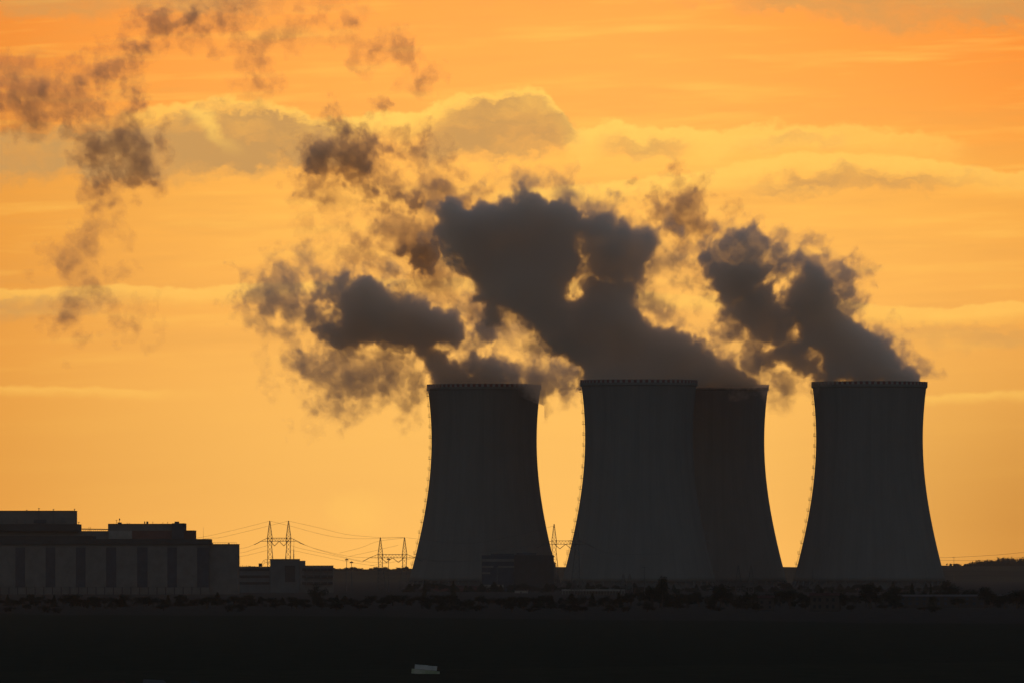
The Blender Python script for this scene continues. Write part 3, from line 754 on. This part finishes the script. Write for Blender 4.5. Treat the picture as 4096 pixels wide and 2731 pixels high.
NAMED = [('wide', 730, 1331, 5200, 24, 'broad dark tree in front of the office block'),
 ('conifer', 975, 1333, 6300, 8, 'small spruce at the left foot of the leftmost tower'),
 ('conifer', 1041, 1334, 6300, 9, 'small spruce in front of the red roofed shed'),
 ('tall', 1521, 1327, 4500, 16, 'tallest tree of the clump before the second and third towers'),
 ('round', 1496, 1342, 4520, 18, 'rounded tree on the left side of the clump before the second tower'),
 ('wide', 1550, 1341, 4480, 22, 'spreading tree on the right side of the clump before the third tower'),
 ('round', 1577, 1360, 4550, 14, 'low tree at the right end of the clump before the third tower'),
 ('round', 1660, 1357, 4600, 17, 'round tree standing alone before the half hidden tower'),
 ('wide', 1638, 1368, 4560, 16, 'low spreading bush beside the lone round tree'),
 ('round', 1737, 1381, 4150, 11, 'small round dark bush in front of the small grey house'),
 ('round', 1815, 1346, 4450, 24, 'big round tree in the gap left of the rightmost tower'),
 ('round', 1884, 1346, 4500, 12, 'round tree behind the roof of the pale plaster house'),
 ('wide', 1930, 1345, 4400, 30, 'broad tree right behind the pale plaster house'),
 ('round', 2000, 1335, 4480, 30, 'tallest broad tree before the rightmost tower'),
 ('wide', 2050, 1346, 4520, 26, 'spreading tree left of the long building'),
 ('conifer', 2095, 1341, 4780, 15, 'wide spruce behind the left end of the long building'),
 ('conifer', 2138, 1342, 4780, 9, 'narrow spruce behind the middle of the long building'),
 ('wide', 2172, 1322, 6300, 22, 'tree at the right foot of the rightmost tower'),
 ('wide', 2275, 1350, 4600, 34, 'broad tree before the right end of the long building'),
 ('round', 2335, 1354, 4550, 28, 'round tree at the right edge below the hill'),
 ('round', 1420, 1368, 4500, 14, 'low round bush under the pale canopy'),
]
for k, px, top, Y, w, lab in NAMED: tree(k, px, top, Y, w, lab)
tree('wide', 2035.5, 1289.5, 13900, 10, 'lone round-headed tree on the skyline between the two right towers', base=PZ(1302, 13900))
tree('wide', 933.5, 1297, 13900, 9, 'bare-looking round tree on the skyline beside the leftmost tower', base=PZ(1310, 13900))
tree('round', 882, 1300, 13900, 14, 'dark tree on the skyline behind a pylon mast', base=PZ(1311, 13900))
rnd = random.Random(11)
for i in range(150):
    px = -30+i*16.1+rnd.uniform(-8, 8)
    k = rnd.choice(['round', 'wide', 'wide', 'tall', 'round', 'conifer'])
    Y = rnd.uniform(4500, 5200); right = smst(1180, 1500, px)
    top = 1368+rnd.gauss(0, 3)-right*rnd.uniform(2, 20)
    tree(k, px, top, Y, rnd.uniform(13, 25), 'dark tree in the long belt of trees along the foot of the power station', 'trees of the belt in front of the power station')
for i in range(60):
    px = rnd.uniform(-20, 2370); Y = rnd.uniform(4150, 4500)
    tree(rnd.choice(['round', 'wide']), px, BASE(Y)-rnd.uniform(12, 24), Y, rnd.uniform(12, 22), 'low dark bush along the near edge of the tree belt, by the fields', 'bushes along the field edge', cat='bush')
for i in range(84):
    px = 950+i*14.8+rnd.uniform(-10, 10); Y = rnd.uniform(7400, 7650)
    tree(rnd.choice(['round', 'wide', 'conifer']), px, 1342+rnd.gauss(0, 4), Y, rnd.uniform(10, 22), 'small tree close to the feet of the cooling towers', 'trees at the feet of the cooling towers')
# far woods on the ridge: a mass of crowns
def woods(name, segs, label):
    m = MB(); rw = random.Random(5)
    for (p0, p1, hrow, dens) in segs:
        n = int((p1-p0)*dens)
        for i in range(n):
            p = rw.uniform(p0, p1); Yw = rw.uniform(13650, 14050); z0 = PZ(ridge_row(p), HY)-.4
            hh = (.45+.35*math.sin(p*.11)+.2*math.sin(p*.37+1)+rw.uniform(0, .5))*hrow*HY/FPX; r_ = rw.uniform(.7, 1.7)
            x = PX(p, HY)
            m.bar((x, Yw, z0-.5), (x, Yw, z0+hh*.6), .12, 4)
            for q in range(26):
                c = Vector((x+rw.gauss(0, r_*.5), Yw+rw.gauss(0, r_*.5), z0+hh*rw.uniform(.15, 1)))
                mt = Matrix.Rotation(rw.uniform(0, 6.28), 3, 'Z') @ Matrix.Rotation(rw.uniform(-1.5, 1.5), 3, 'X'); s = rw.uniform(.25, .55); k = len(m.v)
                for pp in ((-s, -s, 0), (s, -s, 0), (s, s, 0), (-s, s, 0)): m.v.append(tuple(c+mt @ Vector(pp)))
                m.face((k, k+1, k+2, k+3))
    tag(m.build(name, 'leaf'), label, 'woods', kind='stuff')
woods('woods', [(540, 640, 4, .8), (765, 960, 7, 2), (2175, 2210, 4, .8), (2215, 2262, 9, 3), (2255, 2352, 14, 6), (2352, 2600, 14, 1.5), (1255, 1275, 9, 1.5)], 'line of far woods along the skyline')

# ------------------------------------------------------------------ steam: real volumes with their own depth
def vnoise(X, Y, seed):
    rs = np.random.RandomState(seed); T = rs.rand(256,256).astype(np.float32)
    xi = np.floor(X).astype(int); yi = np.floor(Y).astype(int)
    fx = X-xi; fy = Y-yi
    fx = fx*fx*fx*(fx*(fx*6-15)+10); fy = fy*fy*fy*(fy*(fy*6-15)+10)
    a = T[yi%256, xi%256]; b = T[yi%256,(xi+1)%256]; c = T[(yi+1)%256, xi%256]; d = T[(yi+1)%256,(xi+1)%256]
    return (a+(b-a)*fx)*(1-fy)+(c+(d-c)*fx)*fy
def fbm(X, Y, s, seed, n=4, g=.55, billow=False):
    out = 0; amp = 1; tot = 0
    for k in range(n):
        ca, sa = np.cos(k*1.1+seed), np.sin(k*1.1+seed)
        v = vnoise((X*ca-Y*sa)/s+seed*7.3, (X*sa+Y*ca)/s+seed*3.1, seed*13+k)
        v = np.abs(v*2-1) if billow else v*2-1
        out = out+v*amp; tot += amp; amp *= g; s *= .5
    return out/tot
def smooth(a, b, x):
    t = np.clip((x-a)/(b-a), 0, 1); return t*t*(3-2*t)
def polydist(X, Y, pts):
    d = np.full(X.shape, 1e9, np.float32); ins = np.zeros(X.shape, bool)
    n = len(pts)
    for i in range(n):
        x0, y0 = pts[i]; x1, y1 = pts[(i+1)%n]
        dx, dy = x1-x0, y1-y0; L = dx*dx+dy*dy
        if L == 0: continue
        t = np.clip(((X-x0)*dx+(Y-y0)*dy)/L, 0, 1)
        d = np.minimum(d, np.hypot(X-x0-t*dx, Y-y0-t*dy))
        if y0 != y1:
            c = ((y0 > Y) != (y1 > Y)) & (X < (x1-x0)*(Y-y0)/(y1-y0)+x0)
            ins ^= c
    return np.where(ins, d, -d)
def steam_map(polys, spots, x0, x1, y0, y1, step, seed):
    xs = np.arange(x0, x1, step, dtype=np.float32); ys = np.arange(y0, y1, step, dtype=np.float32)
    X, Y = np.meshgrid(xs, ys)
    keep = smooth(-40, 25, 868-Y)*.8+.2 if seed < 4 else 1.0      # steam leaves the rims smoothly and breaks up above them
    wx = fbm(X, Y, 60, seed, 6, .6)*21*keep; wy = fbm(X, Y, 60, seed+50, 6, .6)*21*keep
    b = (fbm(X, Y, 34, seed+20, 4, .52, True)-.3)*17*keep          # rounded billows
    Xw, Yw = X+wx, Y+wy
    od = np.zeros(X.shape, np.float32)
    n1 = fbm(X+wx*.5, Y+wy*.5, 36, seed+30, 6, .54); n2 = fbm(X+wx*.5, Y+wy*.5, 60, seed+40, 3, .5)
    w1 = (fbm(X+wx*.3, Y+wy*.3, 26, seed+80, 5, .6, True)-.28)
    for t, s, pts in polys:
        d = polydist(Xw, Yw, pts)+b
        if t > 3:
            core = min(t, 5)*smooth(-s*1.6, s*3.6, d+5+n1*s*2.8)**1.7+1.1*smooth(-s*3.0, s*1.3, d+n1*s*5)
            thin = 1
        else:
            core = t*smooth(-s*2.2, s*2.2, d+n1*s*3); thin = np.clip(1.08+n1*1.5+w1*1.0, .3, 2.2)
        halo = smooth(-s*6.5, s*1.2, d+n2*s*5+n1*s*4)*min(.65, .45*t)
        lay = np.maximum(core*thin, halo*np.clip(1+n1*2.6, .1, 2.2))
        od = np.maximum(od, lay)+.25*np.minimum(od, lay)
    for t, x, y, r in spots:
        d = np.hypot(Xw-x, Yw-y)/r
        od = od+t*smooth(1.6, .2, d+n1*1.0)*np.clip(1+n1*1.2, .3, 2)
    return np.clip(od, 0, 8)

# steam density maps: PLUMES = name -> list of (optical depth, softness px, [(x, y) ...]) outlines and (od, x, y, r) spots
PLUMES = {
 'a': ([  # from the two middle towers
  (7, 7, [(1335,892),(1334,866),(1318,840),(1282,808),(1242,780),(1218,747),(1210,731),(1177,700),(1150,703),(1141,747),(1116,751),(1117,699),(1089,683),(1093,642),(1052,622),(1012,586),(1010,526),(1018,473),(1032,461),(1097,465),(1121,473),(1153,473),(1177,453),(1197,425),(1238,445),(1262,465),(1306,461),(1322,485),(1346,505),(1335,560),(1345,588),(1322,620),(1304,655),(1306,680),(1322,672),(1345,640),(1380,622),(1451,644),(1455,683),(1466,711),(1498,738),(1537,761),(1576,773),(1607,777),(1630,808),(1654,832),(1693,847),(1732,871),(1763,888),(1763,898),(1335,892)]),
  (3.6, 9, [(1318,500),(1346,492),(1395,500),(1415,515),(1450,523),(1500,540),(1515,556),(1495,600),(1470,640),(1450,655),(1380,650),(1330,610)]),
  (.7, 8, [(1470,560),(1545,575),(1540,620),(1500,655),(1450,650)]),
  (.35, 10, [(1480,660),(1500,700),(1530,740),(1600,755),(1640,800),(1700,840),(1760,870),(1700,860),(1600,790),(1500,750),(1460,700)]),
  (.55, 9, [(1175,455),(1190,415),(1240,398),(1290,402),(1325,440),(1340,490),(1300,475),(1250,450)]),
  (.55, 9, [(1290,660),(1300,700),(1350,660),(1365,610),(1345,590),(1310,610)]),
 ], [(2.5,1385,512,26),(2,1440,535,24),(1.6,1490,545,18),(1.4,1210,420,20),(1.6,1305,455,20),(1.2,1500,610,18),(1.5,1400,580,30)]),
 'b': ([  # from the left tower
  (7, 7, [(985,892),(984,878),(972,856),(948,820),(940,802),(899,800),(819,791),(758,791),(726,771),(734,755),(775,743),(790,725),(783,707),(770,690),(790,670),(823,642),(871,640),(895,662),(920,690),(944,694),(1000,707),(1048,727),(1061,747),(1057,771),(1040,788),(1000,796),(1020,812),(1048,836),(1080,850),(1100,840),(1113,816),(1145,814),(1169,850),(1185,872),(1200,884),(1190,894)]),
  (2.2, 9, [(783,710),(718,685),(716,668),(730,657),(775,655),(800,645),(800,690)]),
  (1.5, 8, [(718,690),(760,700),(770,740),(730,750),(700,735),(705,710)]),
  (2.0, 7, [(1085,765),(1098,745),(1125,745),(1128,785),(1112,820),(1085,838),(1088,790)]),
  (1.5, 9, [(1121,812),(1169,804),(1202,836),(1226,822),(1282,824),(1318,840),(1336,862),(1330,885),(1290,898),(1256,908),(1238,918),(1210,908),(1175,893),(1150,880)]),
  (.5, 10, [(1130,745),(1180,722),(1240,780),(1290,822),(1230,822),(1170,806),(1130,800)]),
  (1.0, 9, [(562,682),(585,645),(630,612),(690,608),(700,645),(690,690),(655,712),(620,718),(590,700)]),
  (.9, 8, [(640,700),(690,705),(735,755),(700,770),(650,745)]),
  (1.15, 10, [(690,815),(730,795),(800,800),(900,800),(945,805),(970,850),(984,888),(950,898),(880,903),(830,908),(790,925),(755,918),(735,890),(695,865),(680,840)]),
  (.4, 10, [(715,915),(790,905),(785,945),(755,975),(725,950)]),
  (.4, 8, [(625,850),(690,865),(690,885),(650,875)]),
  (.75, 9, [(1060,660),(1112,700),(1116,760),(1100,800),(1085,850),(1060,845),(1050,790),(1068,765),(1070,730),(1040,715)]),
 ], [(1.3,625,676,22),(.9,660,640,18),(1.3,745,842,20),(1.4,812,872,24),(.9,905,865,16),(.8,690,835,14),(1.3,1230,868,26),(1.1,1285,860,22),(.9,650,690,14)]),
 'c': ([  # from the right tower
  (7, 7, [(1888,884),(1888,832),(1850,806),(1838,770),(1830,740),(1826,726),(1798,703),(1795,675),(1810,652),(1830,636),(1845,612),(1865,608),(1880,618),(1908,640),(1923,668),(1927,705),(1966,713),(1990,748),(2029,775),(2052,802),(2076,830),(2112,863),(2123,878),(2123,886)]),
  (3.2, 8, [(1728,840),(1740,805),(1785,785),(1850,790),(1892,830),(1890,872),(1862,866),(1830,850),(1790,845),(1745,850)]),
  (6, 7, [(1626,598),(1673,589),(1732,593),(1751,621),(1744,652),(1771,652),(1783,683),(1712,691),(1685,702),(1662,706),(1640,670),(1628,645)]),
  (2.2, 8, [(1606,585),(1632,560),(1673,530),(1705,520),(1732,528),(1747,515),(1771,539),(1791,570),(1802,592),(1771,621),(1745,640),(1640,680),(1615,636)]),
  (2.0, 8, [(1655,703),(1732,691),(1810,691),(1824,715),(1790,730),(1735,753),(1693,750),(1672,730)]),
  (4.0, 8, [(1650,685),(1700,680),(1790,675),(1815,700),(1830,760),(1790,790),(1745,790),(1712,760),(1680,730)]),
  (1.4, 9, [(1685,745),(1740,745),(1830,755),(1842,800),(1760,805),(1725,850),(1690,830),(1680,780)]),
  (1.9, 7, [(1808,600),(1822,580),(1849,570),(1880,575),(1890,603),(1927,606),(1951,614),(1959,644),(1951,671),(1926,692),(1900,650),(1860,620),(1820,640)]),
  (.95, 7, [(1927,703),(1980,702),(2008,736),(2040,757),(2072,800),(2098,828),(2122,865),(2126,880),(2080,850),(2040,800),(1985,750)]),
  (.8, 9, [(1700,842),(1745,845),(1800,850),(1850,850),(1890,865),(1850,882),(1830,900),(1805,912),(1785,902),(1762,885),(1735,868)]),
 ], [(2,1850,596,18),(1.8,1700,545,24),(1.5,1760,575,20),(1.5,1620,590,14)]),
 'd': ([(.95, 9, [(1458,507),(1500,472),(1530,455),(1568,429),(1610,442),(1645,470),(1620,515),(1598,546),(1540,535),(1497,511)]),
   (.4, 10, [(1545,540),(1600,530),(1655,560),(1640,600),(1600,600),(1560,570)])], [(.7,1562,468,24),(.5,1545,505,20)]),
 'e': ([(1.5, 9, [(705,370),(720,330),(755,303),(820,288),(865,315),(865,345),(840,375),(860,420),(905,440),(870,452),(820,430),(780,402),(735,418),(708,400)]),
   (.9, 9, [(860,325),(940,335),(985,308),(998,330),(985,352),(960,378),(920,352),(870,350)]),
   (.8, 9, [(835,370),(900,378),(945,420),(915,452),(870,435)]),
   (.3, 10, [(700,430),(780,425),(830,450),(780,500),(740,530),(715,490)])], [(1.7,735,362,25),(1.2,790,312,20),(1,845,425,16)]),
 'f': ([(2.0, 7, [(928,462),(950,452),(972,462),(978,485),(960,502),(940,500),(926,484)]),
   (2.3, 8, [(876,560),(940,568),(985,552),(1014,540),(1016,585),(990,612),(950,607),(905,585)]),
   (.85, 9, [(880,500),(925,460),(985,425),(1050,430),(1090,450),(1080,470),(1020,475),(1014,560),(970,622),(905,602),(865,565)]),
   (.6, 10, [(780,585),(850,530),(900,600),(1000,640),(1090,680),(1085,735),(1010,700),(960,662),(860,612),(790,610)])],[(1.0,960,540,20)]),
 'g': ([(1.0, 8, [(188,355),(200,318),(240,302),(275,288),(328,305),(352,332),(345,380),(345,428),(300,432),(240,430),(208,420),(203,380)]),
   (.35, 8, [(244,430),(266,430),(254,500),(232,560),(240,610),(224,700),(165,765),(128,745),(148,680),(124,600),(160,530),(220,500)]),
   (.25, 8, [(235,690),(290,710),(330,765),(280,755),(240,730)])],
   [(.9,225,322,24),(.9,275,312,25),(.8,325,325,22),(.8,325,372,24),(.5,165,615,22),(.3,140,580,16),(.6,165,690,22),(.6,150,738,15),(.4,250,470,12),(.3,205,665,18),(.3,200,555,18),(.4,240,420,20)]),
 'h': ([(.6, 10, [(0,180),(60,180),(120,165),(185,190),(240,235),(215,275),(120,275),(70,292),(30,270),(-60,260),(-60,180)]),
   (.65, 8, [(222,152),(270,138),(287,165),(300,205),(322,245),(308,256),(280,222),(240,190)])],
   [(.8,95,202,26),(.8,45,222,26),(.7,75,268,28),(.4,185,195,20),(.4,10,200,24),(.25,80,140,26)]),
 'i': ([(.75, 8, [(312,62),(330,45),(380,30),(410,20),(440,35),(400,60),(372,75),(365,100),(345,122),(325,115)]),
   (.5, 9, [(440,62),(475,0),(470,-40),(540,-40),(555,20),(545,45),(515,35),(498,60),(470,85),(440,78)])], [(.4,340,105,16),(.3,400,38,16)]),
 'j': ([(.3, 8, [(585,70),(650,35),(740,38),(800,12),(832,38),(822,58),(740,62),(660,80),(600,115),(590,160),(620,200),(590,222),(565,195),(572,120)]),
   (.4, 8, [(855,112),(900,92),(952,110),(945,128),(982,190),(962,192),(920,150),(870,130)])], [(.35,815,45,14),(.3,590,195,16),(.35,905,105,16),(.25,612,75,18)]),
}

def box_blur(a, r, k=3):
    for _ in range(k):
        for ax in (0, 1):
            c = np.cumsum(np.pad(a, [(r+1, r) if q == ax else (0, 0) for q in (0, 1)], mode='edge'), axis=ax)
            n = a.shape[ax]; hi = np.take(c, np.arange(2*r+1, 2*r+1+n), axis=ax); lo = np.take(c, np.arange(0, n), axis=ax)
            a = (hi-lo)/(2*r+1)
    return a
TMAX = 44.0
def steam(key, seed, x0, x1, y0, y1, Yc, label, name='steam_plume', cat='steam', clip=None, drift=None, tmax=TMAX, kod=1.0):
    blue = .14 if tmax == TMAX else .42        # thin scraps let less blue through
    step = 1.8
    polys, spots = PLUMES[key]
    od = steam_map(polys, spots, x0, x1, y0, y1, step, seed)*kod
    ny, nx = od.shape
    xs = x0+np.arange(nx)*step; ys = y0+np.arange(ny)*step
    if clip:
        for (ca, cb_, row, *sf) in clip:
            sel = (xs >= ca) & (xs < cb_); k = smooth(row+3, row-1-(sf[0] if sf else 0), ys); od[:, sel] *= k[:, None]
    ex = np.minimum(smooth(0, 22, np.arange(nx)), smooth(0, 22, nx-1-np.arange(nx))); ey = np.minimum(smooth(0, 22, np.arange(ny)), smooth(0, 14, ny-1-np.arange(ny)))
    od = od*ex[None, :]*ey[:, None]
    mpp = Yc/FPX; cx, cz = (x0+x1)/2, (y0+y1)/2
    solid = (od > .10).astype(np.float32)
    th = tmax*np.clip(box_blur(solid, 7, 3)*1.25, 0, 1)**.6*np.clip(box_blur(solid, 22, 2)*1.35, 0, 1)**.6
    th = np.clip(th, 6, tmax)
    yo = fbm(np.meshgrid(xs, ys)[0], np.meshgrid(xs, ys)[1], 160, seed+70, 2)*14
    if drift: yo = yo+drift(xs)[None, :]
    img = bpy.data.images.new('steam_density_'+key, nx, ny, float_buffer=True, is_data=True, alpha=True)
    px = np.ones((ny, nx, 4), np.float32); px[..., 0] = od[::-1]; px[..., 1] = th[::-1]; px[..., 2] = (yo+100)[::-1]
    img.pixels.foreach_set(px.ravel()); img.update(); img.pack()
    m = bpy.data.materials.new('steam_'+key); m.use_nodes = True; t = m.node_tree; t.nodes.clear()
    tc = t.nodes.new('ShaderNodeTexCoord'); X, Yv, Z = xyz(t, tc.outputs['Object'])
    Wm, Hm = nx*step*mpp, ny*step*mpp
    it = t.nodes.new('ShaderNodeTexImage'); it.image = img; it.extension = 'CLIP'; it.interpolation = 'Linear'
    offx = (x0-cx)*mpp; offz = -(y0+ny*step-cz)*mpp
    t.links.new(comb(t, (X-offx)/Wm, (Z-offz)/Hm, 0.0), it.inputs['Vector'])
    sc = t.nodes.new('ShaderNodeSeparateColor'); t.links.new(it.outputs['Color'], sc.inputs[0])
    OD, TH_, YO = [N(t, o) for o in sc.outputs]
    w = (Yv-(YO-100))/TH_.mx(1.0); q = (1-w*w).mx(0.0)
    n3 = noise(t, tc.outputs['Object'], .055, 3, .6)
    dens = OD*q*q*(15/16)/TH_.mx(1.0)*((n3-.5)*1.2+1).mx(.2)
    pv = t.nodes.new('ShaderNodeVolumePrincipled'); t.links.new(dens.k, pv.inputs['Density'])
    pv.inputs['Color'].default_value = (*STEAM_C, 1); pv.inputs['Anisotropy'].default_value = STEAM_G
    va = t.nodes.new('ShaderNodeVolumeAbsorption'); va.inputs['Color'].default_value = (.96, .66, .05, 1); t.links.new((dens*blue).k, va.inputs['Density'])
    av = t.nodes.new('ShaderNodeAddShader'); t.links.new(pv.outputs[0], av.inputs[0]); t.links.new(va.outputs[0], av.inputs[1])
    tb = t.nodes.new('ShaderNodeBsdfTransparent'); df = t.nodes.new('ShaderNodeBsdfDiffuse'); df.inputs[0].default_value = (.5, .5, .5, 1)
    ms = t.nodes.new('ShaderNodeMixShader'); ms.inputs[0].default_value = .004; t.links.new(tb.outputs[0], ms.inputs[1]); t.links.new(df.outputs[0], ms.inputs[2])
    out = t.nodes.new('ShaderNodeOutputMaterial'); t.links.new(ms.outputs[0], out.inputs['Surface']); t.links.new(av.outputs[0], out.inputs['Volume'])
    # closed hull round everything denser than a trace
    c = 4; gy, gx = ny//c, nx//c
    act = od[:gy*c, :gx*c].reshape(gy, c, gx, c).max(axis=(1, 3)) > .055
    act[0, :] = act[-1, :] = False; act[:, 0] = act[:, -1] = False
    v = []; f = []; idx = {}
    def vid(i, j, s):
        k = (i, j, s)
        if k not in idx:
            ii, jj = min(j*c, ny-1), min(i*c, nx-1)
            idx[k] = len(v); T_ = float(th[ii, jj])*1.0; o_ = float(yo[ii, jj])
            v.append(((x0+i*c*step-cx)*mpp, o_+s*T_, -(y0+j*c*step-cz)*mpp))
        return idx[k]
    for j in range(gy):
        for i in range(gx):
            if not act[j, i]: continue
            f.append((vid(i, j, -1), vid(i, j+1, -1), vid(i+1, j+1, -1), vid(i+1, j, -1)))
            f.append((vid(i, j, 1), vid(i+1, j, 1), vid(i+1, j+1, 1), vid(i, j+1, 1)))
            for di, dj, a, b in ((-1, 0, (i, j), (i, j+1)), (1, 0, (i+1, j+1), (i+1, j)), (0, -1, (i+1, j), (i, j)), (0, 1, (i, j+1), (i+1, j+1))):
                if not act[j+dj, i+di]: f.append((vid(*b, -1), vid(*a, -1), vid(*a, 1), vid(*b, 1)))
    me = bpy.data.meshes.new(name); me.from_pydata(v, [], f); me.materials.append(m)
    bm = bmesh.new(); bm.from_mesh(me); bmesh.ops.recalc_face_normals(bm, faces=bm.faces); bm.to_mesh(me); bm.free()
    m.cycles.volume_step_rate = STEP_M/(0.1*((nx*step*mpp+2*tmax+ny*step*mpp)/3))
    o = bpy.data.objects.new(name, me); COL.objects.link(o); o.location = (PX(cx, Yc), Yc, PZ(cz, Yc))
    tag(o, label, cat); return o
STEAM_C, STEAM_G, STEP_M = (.995, .975, .985), .3, 6.0
steam('a', 1, 930, 1840, 330, 920, 8585, 'huge dark steam plume from the two middle towers, widest and tallest of all', clip=[(1590, 1800, 886), (0, 1590, 893)])
steam('b', 2, 460, 1430, 520, 1050, 8690, 'dark steam plume from the leftmost tower, drifting left over its rim', drift=lambda x: -34*smooth(1150, 1240, x), clip=[(986, 1140, 890)]+[(1140+5*i, 1145+5*i, 890+1.9*i) for i in range(22)])
steam('c', 3, 1520, 2200, 440, 970, 8567, 'twin-lobed dark steam plume rising from the rightmost tower', clip=[(1880, 2112, 886), (2112, 2260, 872, 26)])
steam('d', 4, 1370, 1740, 350, 690, 8640, 'small brown steam puff floating above and right of the huge plume', 'steam_puff', tmax=26)
steam('e', 5, 600, 1100, 200, 620, 8600, 'ragged brown steam puff above the leftmost plume, left of the huge one', 'steam_puff', tmax=30)
steam('f', 6, 690, 1180, 340, 820, 8650, 'torn brown steam wisps hanging on the left side of the huge plume', 'steam_puff', tmax=30)
steam('g', 7, 20, 450, 220, 860, 8600, 'square brown steam puff trailing a thin tail downwards, at the left', 'steam_puff', tmax=26)
steam('h', 8, -180, 420, 40, 380, 8600, 'scattered brown steam scraps at the upper left edge', 'steam_puff', tmax=22)
steam('i', 9, 220, 650, -110, 210, 8600, 'crooked brown steam scrap at the top left of the sky', 'steam_puff', tmax=18)
steam('j', 10, 470, 1070, -70, 310, 8600, 'faint arc of thin steam scraps high above the ragged puff', 'steam_puff', tmax=18)

# ------------------------------------------------------------------ air
hz = MB(); hz.box(-3050, 3050, -350, 16560, -2.0, 475)
hm = bpy.data.materials.new('haze_air'); hm.use_nodes = True; t = hm.node_tree; t.nodes.clear()
pv = t.nodes.new('ShaderNodeVolumePrincipled'); pv.inputs['Color'].default_value = (.9, .9, .92, 1); pv.inputs['Density'].default_value = HAZE_D = 1.05e-5; pv.inputs['Anisotropy'].default_value = .2
out = t.nodes.new('ShaderNodeOutputMaterial'); t.links.new(pv.outputs[0], out.inputs['Volume'])
tag(hz.build('haze', hm), kind='stuff')
